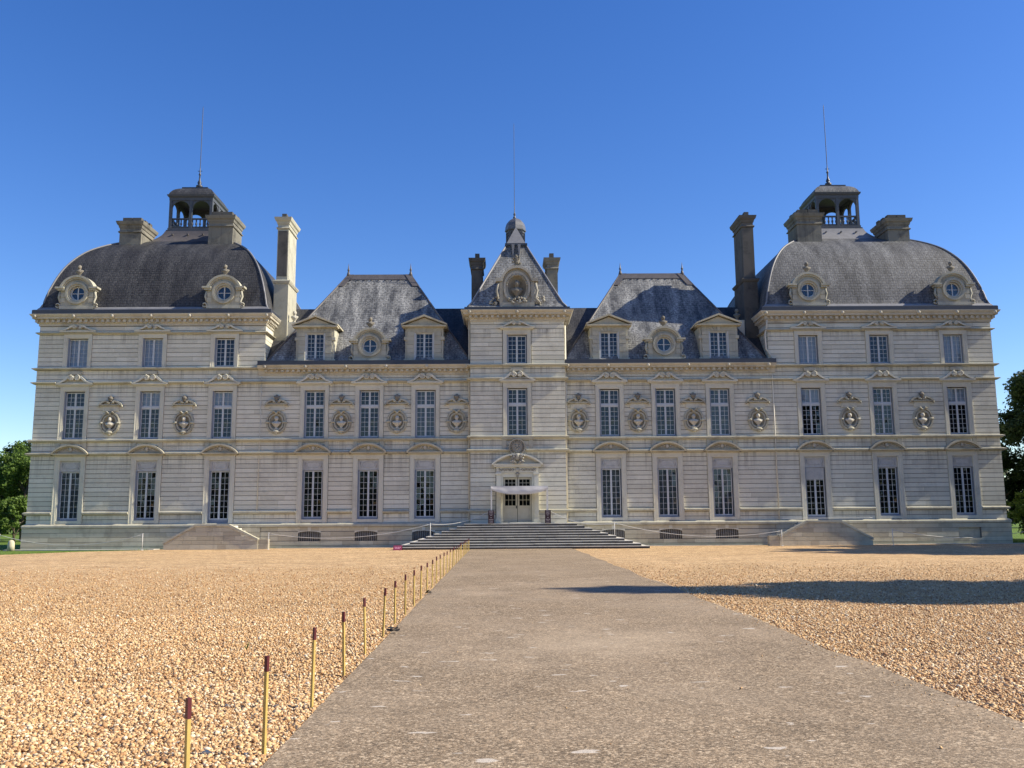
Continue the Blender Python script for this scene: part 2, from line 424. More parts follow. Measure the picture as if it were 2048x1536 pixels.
    def build(s, name, mat, parent=None, loc=(0, 0, 0), label=None):
        me = bpy.data.meshes.new(name); me.from_pydata(s.v, [], s.f); me.update()
        if s.uv:
            ul = me.uv_layers.new(name='UVMap')
            for k, u in s.uv.items():
                p = me.polygons[k]
                for li, c in zip(p.loop_indices, u): ul.data[li].uv = c
        for k in s.sm: me.polygons[k].use_smooth = True
        if not s.uv:
            bm = bmesh.new(); bm.from_mesh(me); bmesh.ops.recalc_face_normals(bm, faces=bm.faces); bm.to_mesh(me); bm.free()
        for k in s.mi: me.polygons[k].material_index = s.mi[k]
        me.materials.append(mat)
        if s.mi: me.materials.append(M['mortar'])
        o = bpy.data.objects.new(name, me); COL.objects.link(o); o.location = loc
        if parent: o.parent = parent
        if label: o['label'] = label
        return o

def tag(o, label=None, cat=None, group=None, kind=None):
    if label: o['label'] = label
    if cat: o['category'] = cat
    if group: o['group'] = group
    if kind: o['kind'] = kind
    return o
def empty(name, loc, rz=0, **kw):
    o = bpy.data.objects.new(name, None); COL.objects.link(o); o.location = loc; o.rotation_euler = (0, 0, rz)
    o.empty_display_size = .3
    return tag(o, **kw)
def kids(o): return [c for c in bpy.data.objects if c.parent == o]
def copy_tree(o, parent=None, loc=None):
    c = o.copy(); COL.objects.link(c); c.parent = parent
    if loc is not None: c.location = loc
    if 'label' in c.keys(): del c['label']
    for ch in o.children: copy_tree(ch, c)
    return c
def arc(cx, cz, rx, rz, a0, a1, n):
    return [(cx + rx * math.cos(math.radians(a0 + (a1 - a0) * i / n)), cz + rz * math.sin(math.radians(a0 + (a1 - a0) * i / n))) for i in range(n + 1)]
def ellipse(cx, cz, rx, rz, n): return arc(cx, cz, rx, rz, 0, 360, n)[:-1]

# ------------------------------------------------------------------ the chateau
CH = empty('chateau', (0, YF, 0), label='pale limestone chateau with slate domes, grooved walls and rows of tall windows', cat='chateau')

def courses(mb, s0, s1, z0, z1, openings, mapf, step=.29, groove=.033, depth=.042, core=.42, lens=(1.1, 2.3)):
    """rusticated wall: openings are (s0,s1,z0,z1); mapf(s, n, z) -> xyz with n = depth behind the face"""
    def bx(a, b, n0, n1, c, d):
        p = [mapf(s_, n_, z_) for z_ in (c, d) for s_, n_ in ((a, n0), (b, n0), (b, n1), (a, n1))]
        mb.add(p, [(0, 3, 2, 1), (4, 5, 6, 7), (0, 1, 5, 4), (1, 2, 6, 5), (2, 3, 7, 6), (3, 0, 4, 7)])
    zs = sorted({z0, z1} | {min(max(z, z0), z1) for o in openings for z in o[2:4]})
    for c, d in zip(zs, zs[1:]):
        if d - c < 1e-4: continue
        mid = (c + d) / 2; blk = sorted((o[0], o[1]) for o in openings if o[2] < mid < o[3]); x = s0
        for a, b in blk + [(s1, s1)]:
            if a - x > .005:
                k0 = len(mb.f); bx(x, a, depth, core, c, d)
                for q in range(k0, len(mb.f)): mb.mi[q] = 1
            x = max(x, b)
    z = z0
    while z < z1 - .06:
        t = min(z + step - groove, z1)
        # openings may cut a course part way up
        cuts = sorted({z, t} | {q for o in openings for q in o[2:4] if z < q < t})
        for c, d in zip(cuts, cuts[1:]):
            if d - c < .03: continue
            mid = (c + d) / 2; blk = sorted((o[0] - .012, o[1] + .012) for o in openings if o[2] < mid < o[3]); x = s0
            for a, b in blk + [(s1, s1)]:
                while a - x > .02:
                    w = random.uniform(*lens)
                    if a - (x + w) < .5: w = a - x
                    bx(x, x + w - (.007 if x + w < a else 0), 0, depth + .004, c, d); x += w
                x = max(x, b)
        z += step

front = lambda y: (lambda s, n, z: (s, y + n, z))
right_face = lambda x: (lambda s, n, z: (x - n, s, z))
left_face = lambda x: (lambda s, n, z: (x + n, s, z))

PX = (28.55, 23.70, 19.03); WX = (13.10, 9.57, 5.95)
PM = (26.17, 21.44); WM = (15.51, 11.34, 7.76, 3.93)
def gf(c): return (c - .98, c + .98, 1.57, 5.93)
def f1(c): return (c - .92, c + .92, 6.90, 10.42)
def f2(c): return (c - .91, c + .91, 11.58, 13.90)
def med(c): return (c - .44, c + .44, 7.58, 8.36)

# pavilion, wing and centre walls
pw = MB(); op = [q(-c) for c in PX for q in (gf, f1, f2)] + [med(-c) for c in PM]
courses(pw, -31.1, -16.4, 1.57, 14.36, op, front(0))
courses(pw, .03, 14.7, 1.57, 14.36, [], left_face(-31.107))
courses(pw, .03, 14.7, 11.4, 14.36, [], right_face(-16.393))
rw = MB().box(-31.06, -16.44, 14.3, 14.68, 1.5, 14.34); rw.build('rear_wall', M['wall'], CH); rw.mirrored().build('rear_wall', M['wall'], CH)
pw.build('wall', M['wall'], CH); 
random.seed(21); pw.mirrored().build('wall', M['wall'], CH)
ww = MB(); op = [q(-c) for c in WX for q in (gf, f1)] + [med(-c) for c in WM]
courses(ww, -16.4, -3.05, 1.57, 11.06, op, front(0.006))
rw = MB().box(-16.4, -3.05, 11.0, 11.4, 1.5, 11.6); rw.build('rear_wall', M['wall'], CH); rw.mirrored().build('rear_wall', M['wall'], CH)
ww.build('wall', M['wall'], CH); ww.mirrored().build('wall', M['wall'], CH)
YC = -.6
cw = MB(); CX0 = -.03
op = [(CX0 - .93, CX0 + .93, 6.90, 10.45), (CX0 - .93, CX0 + .93, 11.58, 14.0), (-1.42, 1.28, 1.4, 5.0)]
courses(cw, -3.03, 3.03, 1.45, 14.42, op, front(YC))
courses(cw, YC + .03, 0, 1.45, 14.42, [], right_face(3.037)); courses(cw, YC + .03, 0, 1.45, 14.42, [], left_face(-3.037))
courses(cw, .42, 9, 11.6, 14.42, [], right_face(3.037)); courses(cw, .42, 9, 11.6, 14.42, [], left_face(-3.037))
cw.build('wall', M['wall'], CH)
ip = MB(); ip.box(-30.6, 30.6, 1.6, 1.75, 0, 11.4); ip.box(-30.6, -16.6, 1.6, 1.75, 11.4, 13.9); ip.box(16.6, 30.6, 1.6, 1.75, 11.4, 13.9); ip.box(-2.9, 2.9, 1.6, 1.75, 11.4, 13.9); ip.box(-30.6, 30.6, .45, 1.6, 6.35, 6.5); ip.box(-30.6, 30.6, .45, 1.6, 10.95, 11.1)
ip.build('dark_partition', M['interior'], CH)  # added partition behind the glass, keeps the windows dark

# plinths
BX = (13.2, 9.63, 6.0)
pl = MB(); bo = [(-c - .70, -c + .70, .42, 1.05) for c in BX]
courses(pl, -16.3, -3.0, -.1, 1.31, bo, front(-.08), step=.282, groove=.022, depth=.02, lens=(.6, 1.7))
pl.build('plinth', M['plinth'], CH)
pr = pl.mirrored(); pr.build('plinth', M['plinth'], CH)
pp = MB(); courses(pp, -31.26, -16.3, -.1, 1.31, [], front(-.14), step=.282, groove=.022, depth=.02, lens=(.6, 1.7))
courses(pp, -.1, 14.7, -.1, 1.31, [], left_face(-31.267), step=.282, groove=.022, depth=.02)
pp.build('plinth', M['plinth'], CH)
pq = MB(); bo = [(28.6 - .72, 28.6 + .72, .36, 1.02)]
courses(pq, 16.3, 31.26, -.1, 1.31, bo, front(-.14), step=.282, groove=.022, depth=.02, lens=(.6, 1.7))
courses(pq, -.1, 14.7, -.1, 1.31, [], right_face(31.267), step=.282, groove=.022, depth=.02)
pq.build('plinth', M['plinth'], CH)
cp = MB(); courses(cp, -3.1, 3.1, -.1, 1.44, [], front(YC - .05), step=.282, groove=.022, depth=.02); cp.build('plinth', M['plinth'], CH)
lp = [(0, 1.31), (.17, 1.31), (.19, 1.36), (.19, 1.46), (.15, 1.5), (.04, 1.58), (0, 1.58)]
PF = [(-31.1, 14.7), (-31.1, 0), (-3.06, 0)]
lg = MB().sweep(lp, PF); lg.build('plinth_ledge', M['string'], CH); lg.mirrored().build('plinth_ledge', M['string'], CH)

# basement windows with bars
def basement(c, z0, z1, y, boarded=False):
    f = MB().box(-.70, .70, .16, .20, z0, z1)
    w = f.build('basement_window', M['vent'] if not boarded else M['plinth'], CH, (c, y, 0), 'boarded basement opening' if boarded else None)
    if not boarded:
        for k in range(10): 
            x = -.62 + 1.24 * k / 9
            MB().tube([(x, .06, z0), (x, .06, z1)], .017, 6).build('bar', M['bars'], w)
        h = MB().strip(arc(0, z1 - .14, .72, .13, 180, 0, 10), [(x, z1 + .02) for x, _ in arc(0, z1 - .14, .72, .13, 180, 0, 10)], -.004, .2)
        h.box(-.1, .1, -.02, .1, z1 + .02, z1 + .24); h.build('lintel', M['trim'], w)
for s_ in (-1, 1):
    for c in BX: basement(s_ * c, .42, 1.05, -.08)
basement(28.6, .36, 1.02, -.14, True)

# string courses
def band(z0, z1, out):
    out *= 1.85
    return [(0, z0), (out * .55, z0), (out * .7, z0 + (z1 - z0) * .35), (out, z0 + (z1 - z0) * .45), (out, z1 - .02), (out * .5, z1 + .02), (0, z1 + .03)]
def cut_run(zlo, zhi, out, breaks, path_prefix):
    """a string course along the left front interrupted where windows and pediments stand"""
    segs = []; x = -31.1
    for a, b in sorted(breaks):
        segs.append((x, a)); x = b
    segs.append((x, -3.06)); mb = MB(); first = True
    for a, b in segs:
        if b - a < .05: continue
        mb.sweep(band(zlo, zhi, out), ([(-31.1, 14.7), (-31.1, 0)] if first else [(a, 0)]) + [(b, 0)]); first = False
    return mb
allx = [-c for c in PX + WX]
for zlo, zhi, out, br in ((2.14, 2.31, .10, [(c - .98, c + .98) for c in allx]),
                          (5.90, 6.06, .14, [(c - 1.22, c + 1.22) for c in allx]),
                          (6.74, 6.90, .12, [])):
    sc = cut_run(zlo, zhi, out, br, None)
    sc.build('string_course', M['string'], CH); sc.mirrored().build('string_course', M['string'], CH)
sc = cut_run(10.50, 10.64, .13, [(c - 1.2, c + 1.2) for c in allx], None)
sc.build('string_course', M['string'], CH); sc.mirrored().build('string_course', M['string'], CH)
sc = MB().sweep(band(11.42, 11.56, .13), [(-31.1, 14.7), (-31.1, 0), (-16.4, 0), (-16.4, 14.7)])
sc.build('string_course', M['string'], CH); sc.mirrored().build('string_course', M['string'], CH)
sc = MB().sweep(band(13.80, 13.91, .10), [(-31.1, 14.7), (-31.1, 0), (-16.4, 0), (-16.4, 14.7)])
sc.build('string_course', M['string'], CH); sc.mirrored().build('string_course', M['string'], CH)
CP = [(-3.03, 0), (-3.03, YC), (3.03, YC), (3.03, 0)]
for z0, z1, o_ in ((6.80, 6.95, .12), (10.55, 10.70, .13), (11.44, 11.58, .12)):
    MB().sweep(band(z0, z1, o_), CP).build('string_course', M['string'], CH)
sd = MB().sweep(band(5.96, 6.10, .13), [(-3.03, 0), (-3.03, YC), (-.56, YC)]).sweep(band(5.96, 6.10, .13), [(.5, YC), (3.03, YC), (3.03, 0)])
sd.sweep(band(2.14, 2.30, .10), [(-3.03, 0), (-3.03, YC), (-1.45, YC)]).sweep(band(2.14, 2.30, .10), [(1.3, YC), (3.03, YC), (3.03, 0)])
sd.build('string_course', M['string'], CH)

# cornices with dentils and carved spouts
def cornice(path, closed, zb, h, out, runs):
    k = lambda t: zb + h * t
    mb = MB().sweep([(0, k(0)), (.05, k(0)), (.06, k(.20)), (.11, k(.24)), (.12, k(.55)), (out * .72, k(.60)), (out * .76, k(.78)), (out * .84, k(.80)), (out, k(.96)), (out, k(1)), (0, k(1))], path, closed)
    for (ax, a, b, q, sg) in runs:
        n = int((b - a) / .35)
        for i in range(n):
            c = a + (b - a) * (i + .5) / n
            if ax == 'x': mb.box(c - .085, c + .085, q - out * .55, q - .1, k(.30), k(.552))
            else: mb.box(min(q + sg * .1, q + sg * out * .55), max(q + sg * .1, q + sg * out * .55), c - .085, c + .085, k(.30), k(.552))
        m = max(1, int((b - a) / 2.35))
        for i in range(m + 1):
            c = a + .15 + (b - a - .3) * i / m
            if ax == 'x': mb.blob((c, q - out * .86, k(.80)), (.12, .11, .13))
    return mb
cm = cornice([(-31.1, 0), (-16.4, 0), (-16.4, 14.7), (-31.1, 14.7)], True, 14.34, .73, .50, [('x', -31.4, -16.1, 0, 0), ('y', 0, 14.7, -16.4, 1), ('y', 0, 14.7, -31.1, -1)])
cm.build('cornice', M['cornice'], CH); cm.mirrored().build('cornice', M['cornice'], CH)
gm = MB().sweep([(-.2, 15.07), (.40, 15.07), (.40, 15.34), (.34, 15.38), (-.2, 15.38)], [(-31.1, 0), (-16.4, 0), (-16.4, 14.7), (-31.1, 14.7)], True)
gm.build('gutter', M['lead'], CH); gm.mirrored().build('gutter', M['lead'], CH)
cm = cornice([(-16.36, 0), (-3.05, 0)], False, 11.03, .60, .55, [('x', -16.4, -3.1, 0, 0)])
cm.sweep([(0, 11.03), (.06, 11.05), (.12, 11.36), (.4, 11.42), (.5, 11.62), (0, 11.62)], [(-16.75, 0), (-16.36, 0)])
cm.build('cornice', M['cornice'], CH); cm.mirrored().build('cornice', M['cornice'], CH)
gm = MB().box(-16.75, -3.08, -.47, .35, 11.634, 11.91)
gm.build('gutter', M['lead'], CH); gm.mirrored().build('gutter', M['lead'], CH)
cornice([(-3.03, YC), (3.03, YC), (3.03, 9), (-3.03, 9)], True, 14.40, .66, .60, [('x', -3.2, 3.2, YC, 0), ('y', YC, 9, 3.03, 1), ('y', YC, 9, -3.03, -1)]).build('cornice', M['cornice'], CH)
MB().sweep([(-.3, 15.07), (.38, 15.07), (.38, 15.28), (-.3, 15.32)], [(-3.03, YC), (3.03, YC), (3.03, 9), (-3.03, 9)], True).build('gutter', M['lead'], CH)

# ---------------------------------------------------------------- windows
def sash_mesh(w, z0, z1, rows, y=.17, transom=None, rail=.0):
    mb = MB(); st = .05; mu = .021
    def leafs(a, b, rows):
        mb.box(-w, -w + st, y, y + .06, a, b); mb.box(w - st, w, y, y + .06, a, b)
        mb.box(-.058, .058, y - .012, y + .06, a, b)
        mb.box(-w + st, -.058, y, y + .06, a, a + .07); mb.box(.058, w - st, y, y + .06, a, a + .07)
        mb.box(-w + st, -.058, y, y + .06, b - .06, b); mb.box(.058, w - st, y, y + .06, b - .06, b)
        for sg in (-1, 1):
            x0, x1 = (.058, w - st); xm = (x0 + x1) / 2
            lo, hi = (sg * xm - mu / 2, sg * xm + mu / 2)
            mb.box(lo, hi, y + .01, y + .045, a + .07, b - .06)
            for r in range(1, rows):
                z = a + .07 + (b - a - .13) * r / rows
                for p, q in ((x0, xm - mu / 2), (xm + mu / 2, x1)):
                    mb.box(min(sg * p, sg * q), max(sg * p, sg * q), y + .01, y + .045, z - mu / 2, z + mu / 2)
    if transom:
        leafs(z0, transom - .05, rows[0]); leafs(transom + .05, z1, rows[1])
        mb.box(-w, w, y - .03, y + .06, transom - .05, transom + .05)
    else: leafs(z0, z1, rows[0])
    return mb
def surround_mesh(wi, wo, z0, z1, zt, deep=.30):
    mb = MB()
    for sg in (-1, 1):
        a, b = sorted((sg * wi, sg * (wi + .08))); mb.box(a, b, -.035, deep, z0, z1)
        a, b = sorted((sg * (wi + .08), sg * (wo - .05))); mb.box(a, b, -.06, deep, z0, z1 + .08)
        a, b = sorted((sg * (wo - .05), sg * wo)); mb.box(a, b, -.085, deep, z0, zt)
    mb.box(-wi - .08, wi + .08, -.035, deep, z1, z1 + .08)
    mb.box(-wo + .05, wo - .05, -.06, deep, z1 + .08, zt - .05); mb.box(-wo + .05, wo - .05, -.085, deep, zt - .05, zt)
    return mb
def spiral(mb, cx, cz, r, y, sg, rt=.028, turns=1.9):
    pts = []
    for i in range(34):
        t = i / 33; a = PI / 2 + sg * -1 * turns * 2 * PI * t; q = r * (1 - .82 * t)
        pts.append((cx + q * math.cos(a), y, cz + q * math.sin(a)))
    mb.tube(pts, rt, 5)
    mb.prism(ellipse(cx, cz, r * .98, r * .98, 14), y + .012, 0)
def swan_pediment(zb, hw, rise, out=.24):
    mb = MB(); mb.box(-hw, hw, -out, .0, zb, zb + .09); mb.box(-hw + .1, hw - .1, -out * .6, .0, zb - .07, zb)
    for sg in (-1, 1):
        top = [(1.0, .0), (.82, .10), (.64, .30), (.50, .62), (.36, .92), (.24, 1.0)]
        lo = [(.96, -.02), (.80, -.02), (.62, .12), (.48, .34), (.37, .55), (.30, .62)]
        t = [(sg * x * hw, zb + .11 + z * rise) for x, z in top]; l = [(sg * x * hw, zb + .10 + z * rise) for x, z in lo]
        mb.strip(l, t, -out - .02, 0)
        spiral(mb, sg * .19 * hw / 1.18, zb + .11 + rise * .66, .165 * rise / .45, -out - .02, sg)
    mb.box(-hw * .8, hw * .8, -.03, 0, zb + .1, zb + rise * .5)
    return mb
def curved_pediment(zb, hw, rise, out=.30):
    mb = MB(); mb.box(-hw, hw, -out, 0, zb, zb + .07); mb.box(-hw + .12, hw - .12, -out * .55, 0, zb - .09, zb)
    R = (hw * hw + rise * rise) / (2 * rise); a = math.degrees(math.asin(hw / R)); cz = zb + .07 + rise - R
    o = arc(0, cz, R, R, 90 + a, 90 - a, 22); i = arc(0, cz, R - .10, R - .10, 90 + a * .985, 90 - a * .985, 22); i2 = arc(0, cz, R - .17, R - .17, 90 + a * .94, 90 - a * .94, 22)
    mb.strip(i, o, -out - .03, 0); mb.strip(i2, i, -out * .6, 0)
    tym = [(x, max(z, zb + .07)) for x, z in i2]
    mb.strip([(x, zb + .07) for x, _ in tym], [(x, z + .002) for x, z in tym], -.05, 0)
    return mb
def mask_mesh(zb):
    mb = MB(); mb.blob((0, -.10, zb + .27), (.12, .09, .16), 10, 8)
    for sg in (-1, 1):
        mb.blob((sg * .22, -.07, zb + .30), (.09, .05, .06)); mb.blob((sg * .36, -.06, zb + .24), (.10, .04, .05)); mb.blob((sg * .5, -.06, zb + .18), (.09, .04, .04))
        mb.tube([(sg * .1, -.08, zb + .36), (sg * .24, -.07, zb + .38), (sg * .34, -.07, zb + .31)], .022, 5)
    return mb
def panel_mesh(w, z0, z1):
    mb = MB().box(-w, w, .10, .22, z0, z1)
    mb.box(-w, w, .085, .10, z1 - .05, z1); mb.box(-w, w, .085, .10, z0, z0 + .05)
    c = (z0 + z1) / 2; h = (z1 - z0) * .24; L = w * .62
    def line(p): mb.tube([(x, .092, z) for x, z in p], .013, 5)
    line([(-L * .7, c + h), (L * .7, c + h)]); line([(-L * .7, c - h), (L * .7, c - h)])
    for sg in (-1, 1):
        line([(sg * (L * .72 + .12 * math.sin(t * PI / 8) * 1.0 - .0), c + h - 2 * h * t / 8) for t in range(9)])
        line(ellipse(sg * L * 1.12, c, .06, h * .8, 10) + [ellipse(sg * L * 1.12, c, .06, h * .8, 10)[0]])
        line([(sg * L * 1.0, c + h * 1.3), (sg * L * 1.25, c + h * .9), (sg * L * 1.3, c), (sg * L * 1.25, c - h * .9), (sg * L * 1.0, c - h * 1.3)])
    return mb
def curtain_mesh(w, z0, z1, y=.32):
    mb = MB(); n = 46; v = []; f = []
    for i in range(n + 1):
        x = -w + 2 * w * i / n; yy = y + .022 * math.sin(i * 1.9) + .012 * math.sin(i * .73)
        v += [(x, yy, z0), (x, yy, z1)]
    f = [(2 * i, 2 * i + 2, 2 * i + 3, 2 * i + 1) for i in range(n)]
    return mb.add(v, f, smooth=True)
def pane_mesh(w, z0, z1, y=.205):
    mb = MB(); n = max(4, int(round((z1 - z0) / .36))); rr = random.Random(int(z1 * 100))
    for i in range(4):
        for k in range(n):
            a, b = -w + 2 * w * i / 4, -w + 2 * w * (i + 1) / 4; c, d = z0 + (z1 - z0) * k / n, z0 + (z1 - z0) * (k + 1) / n
            t1, t2 = rr.gauss(0, .0012), rr.gauss(0, .0018)
            mb.add([(a, y - t1 - t2, c), (b, y + t1 - t2, c), (b, y + t1 + t2, d), (a, y - t1 + t2, d)], [(0, 1, 2, 3)])
    return mb
def sill_mesh(w, z0, z1, out): return MB().box(-w, w, -out, .16, z0, z1).box(-w + .06, w - .06, -out * .5, 0, z0 - .07, z0)
def reveal_mesh(wi, z0, z1):
    mb = MB()
    mb.box(-wi, -wi + .07, .03, .17, z0, z1); mb.box(wi - .03, wi, .1, .17, z0, z1); mb.box(-wi + .07, wi - .03, .08, .17, z0, z0 + .09)  # blue-grey strip, widest at left, paints the deep shade of the jamb
    return mb

def ground_window(door=False):
    zb = 1.56 if door else 1.78
    w = sash_mesh(.595, zb + (.25 if door else .10), 4.86, [8], .17).build('window', M['sash'], CH)
    pane_mesh(.59, zb + .12, 4.86).build('pane', M['glass'], w)
    surround_mesh(.67, .97, 1.58, 5.57, 5.90).build('surround', M['trim'], w)
    rv = reveal_mesh(.67, zb, 4.88)
    if door: rv.box(-.6, .6, .15, .22, zb, zb + .25)
    rv.build('reveal_lining', M['blue'], w)
    if not door: MB().box(-.67, .67, -.03, .17, 1.60, 1.78).build('sill', M['trim'], w)
    panel_mesh(.665, 4.88, 5.565).build('overdoor_panel', M['panel'], w)
    curved_pediment(5.95, 1.19, .56).build('pediment', M['arch'], w)
    mask_mesh(6.02).build('carved_mask', M['bust'], w)
    return w
def first_window():
    w = sash_mesh(.595, 7.0, 9.98, [6, 3], .17, 8.98).build('window', M['sash'], CH)
    pane_mesh(.59, 7.02, 9.96).build('pane', M['glass'], w)
    surround_mesh(.66, .915, 6.91, 10.04, 10.38).build('surround', M['trim'], w)
    reveal_mesh(.66, 6.92, 10.04).build('reveal_lining', M['blue'], w)
    sl = sill_mesh(1.02, 6.75, 6.905, .17)
    for sg in (-1, 1):
        a, b = sorted((sg * .72, sg * .98)); sl.box(a, b, -.09, 0, 6.1, 6.68)
    sl.build('sill', M['string'], w)
    swan_pediment(10.46, 1.17, .50).build('pediment', M['trim'], w)
    return w
def second_window():
    w = sash_mesh(.595, 11.66, 13.48, [6], .17).build('window', M['sash'], CH)
    pane_mesh(.59, 11.68, 13.46).build('pane', M['glass'], w)
    surround_mesh(.655, .905, 11.585, 13.53, 13.88).build('surround', M['trim'], w)
    reveal_mesh(.655, 11.59, 13.53).build('reveal_lining', M['blue'], w)
    sl = sill_mesh(1.0, 11.46, 11.58, .17)
    sl.strip([(x, 11.10 + .02) for x in (-.42, -.2, 0, .2, .42)], [(x, 11.30 + .05 * math.cos(x * 3)) for x in (-.42, -.2, 0, .2, .42)], -.2, 0)
    sl.build('sill', M['string'], w)
    swan_pediment(13.92, 1.17, .34).build('pediment', M['trim'], w)
    return w
W0, W1, W2, WD = ground_window(), first_window(), second_window(), ground_window(True)
used = set()
def place(proto, x, y=0, label=None, curtain=None):
    if proto.name in used: o = copy_tree(proto, CH, (x, y, 0))
    else: o = proto; used.add(proto.name); o.location = (x, y, 0)
    return o
LATE = []
def add_curtain(*a): LATE.append(a)
def hang_curtain(o, z0, z1, label, mat='curtain'):
    curtain_mesh(.58, z0, z1).build('curtain', M[mat], o); o['label'] = label
for s_ in (-1, 1):
    for i, c in enumerate(PX + WX):
        wind = place(WD if i == 2 else W0, s_ * c)
        if i == 2:
            wind['label'] = 'glazed garden door above the side stair'
        if (s_, i) in ((1, 3), (1, 4), (1, 5), (-1, 0)): add_curtain(wind, 1.85, 4.86, 'tall ground floor window with grey muslin behind the panes', 'muslin')
        o = place(W1, s_ * c)
        if (s_, i) in ((1, 3), (-1, 5)): add_curtain(o, 7.0, 9.98, 'cross window with grey muslin behind all its panes', 'muslin')
        if i < 3 and (s_, i) in ((-1, 1), (-1, 2)): add_curtain(o, 9.0, 10.0, 'cross window with white net across its upper lights')
        if (s_, i) in ((1, 2), (1, 0)): add_curtain(o, 8.98, 9.98, 'cross window with pale curtain behind its upper lights')
        if i < 3:
            o = place(W2, s_ * c)
            if (s_, i) in ((-1, 0), (-1, 1), (1, 2), (1, 0)): add_curtain(o, 11.66, 13.5, 'top floor window with drawn white net curtain')
place(W1, CX0, YC + .003); place(W2, CX0, YC + .003)
for a in LATE: hang_curtain(*a)
# half-lowered shutter in the right garden door
shut = MB()
for k in range(16): shut.box(-.6 + k * .075, -.6 + k * .075 + .068, .12, .15, 4.10, 4.86)
for o in list(CH.children):
    if o.name.startswith('window') and abs(o.location.x - 19.03) < .01 and any(c.name.startswith('overdoor') for c in o.children):
        shut.build('shutter', M['panel'], o)

# ---------------------------------------------------------------- medallions with busts
def bust_mesh(h=1.0, turn=0.0, wide=1.0):
    r = [(0, .16, .12, 0), (.05, .17, .12, 0), (.08, .09, .08, 0), (.14, .09, .08, 0), (.18, .13 * wide, .10, 0), (.27, .21 * wide, .13, -.01), (.38, .31 * wide, .16, -.02), (.475, .38 * wide, .16, -.01), (.525, .37 * wide, .14, 0), (.56, .28 * wide, .12, 0),
         (.59, .14, .11, .0), (.62, .10, .10, 0), (.655, .105, .12, -.01), (.70, .13, .16, -.03), (.78, .15, .18, -.02), (.87, .155, .185, 0), (.94, .125, .15, .01), (.985, .06, .08, .01), (1.0, .02, .03, .01)]
    mb = MB().loft([(z * h, a * h, b * h, c * h) for z, a, b, c in r], n=16)
    mb.blob((0 + .02 * turn, -.20 * h, .79 * h), (.022 * h, .035 * h, .045 * h))
    mb.blob((0, -.155 * h, .70 * h), (.05 * h, .03 * h, .03 * h))
    for sg in (-1, 1): mb.blob((sg * .15 * h, .0, .79 * h), (.02 * h, .03 * h, .04 * h))
    mb.blob((.0, -.15 * h, .42 * h), (.2 * h * wide, .06 * h, .10 * h))
    return mb
def medallion():
    z = 7.97; mb = MB(); n = 48
    def shape(s_): return [(.665 * s_ * math.cos(t) * (1 - .025 * math.cos(4 * t)), z + .765 * s_ * math.sin(t) * (1 - .02 * math.cos(4 * t))) for t in [2 * PI * i / n for i in range(n)]]
    mb.ring(shape(.60), shape(.74), -.11, .05); mb.ring(shape(.74), shape(.82), -.02, .05); mb.ring(shape(.82), shape(.93), -.14, .05); mb.ring(shape(.93), shape(1.0), -.08, .05)
    # hollow niche
    v = []; f = []; K = 7
    for k in range(K):
        q = k / (K - 1); s_ = .63 * math.cos(q * PI / 2 * .96)
        for x, zz in shape(1.0): v.append((x * s_, -.05 + .22 * math.sin(q * PI / 2), z + (zz - z) * s_))
    for k in range(K - 1):
        for i in range(n): f.append((k * n + i, k * n + (i + 1) % n, (k + 1) * n + (i + 1) % n, (k + 1) * n + i))
    f.append(tuple((K - 1) * n + i for i in range(n)))
    mb.add(v, f, smooth=True)
    for sg in (-1, 1):
        mb.blob((sg * .53, -.12, z), (.14, .07, .07)); mb.blob((sg * .63, -.10, z), (.06, .07, .09))
        for a in (35, 62, 118, 145): pass
    for sg in (-1, 1):
        mb.tube([(sg * .06, -.17, z + .60), (sg * .17, -.20, z + .72), (sg * .24, -.20, z + .66)], .05, 6)
    mb.blob((0, -.15, z + .58), (.10, .08, .09)); mb.blob((0, -.15, z - .60), (.22, .08, .10)); mb.blob((0, -.14, z - .72), (.12, .07, .05))
    o = mb.build('medallion', M['string'], CH)
    b = bust_mesh(.86, 0, 1.0).moved(0, -.03, z - .45); b.build('bust', M['bust'], o)
    t = MB().box(-.50, .50, -.07, 0, 8.74, 9.10)
    t.box(-.42, .42, -.085, -.07, 8.80, 8.82).box(-.42, .42, -.085, -.07, 9.03, 9.05).box(-.42, -.40, -.085, -.07, 8.82, 9.03).box(.40, .42, -.085, -.07, 8.82, 9.03)
    t.build('tablet', M['trim'], o)
    p = MB().box(-.66, .66, -.20, 0, 9.10, 9.17).box(-.55, .55, -.12, 0, 9.06, 9.10)
    for sg in (-1, 1):
        t_ = [(sg * .76, 9.16), (sg * .66, 9.28), (sg * .48, 9.38), (sg * .28, 9.44), (sg * .16, 9.42)]
        l_ = [(sg * .70, 9.10), (sg * .60, 9.18), (sg * .46, 9.27), (sg * .30, 9.34), (sg * .20, 9.33)]
        p.strip(l_, t_, -.22, 0); p.blob((sg * .74, -.12, 9.06), (.06, .08, .09)); p.blob((sg * .17, -.16, 9.31), (.10, .08, .11)); p.blob((sg * .07, -.16, 9.24), (.05, .07, .06))
    p.build('pediment', M['string'], o)
    c = MB().blob((0, -.16, 9.55), (.17, .12, .13), 10, 8); c.blob((0, -.14, 9.42), (.11, .10, .09)); c.blob((-.12, -.12, 9.62), (.07, .07, .07)); c.blob((.12, -.12, 9.62), (.07, .07, .07)); c.blob((0, -.13, 9.69), (.08, .07, .06))
    c.build('finial_carving', M['dark_bust'], o)
    return o
MD = medallion(); k = 0
for s_ in (-1, 1):
    for c in PM + WM:
        o = MD if k == 0 else copy_tree(MD, CH)
        o.location = (s_ * c, 0, 0); k += 1

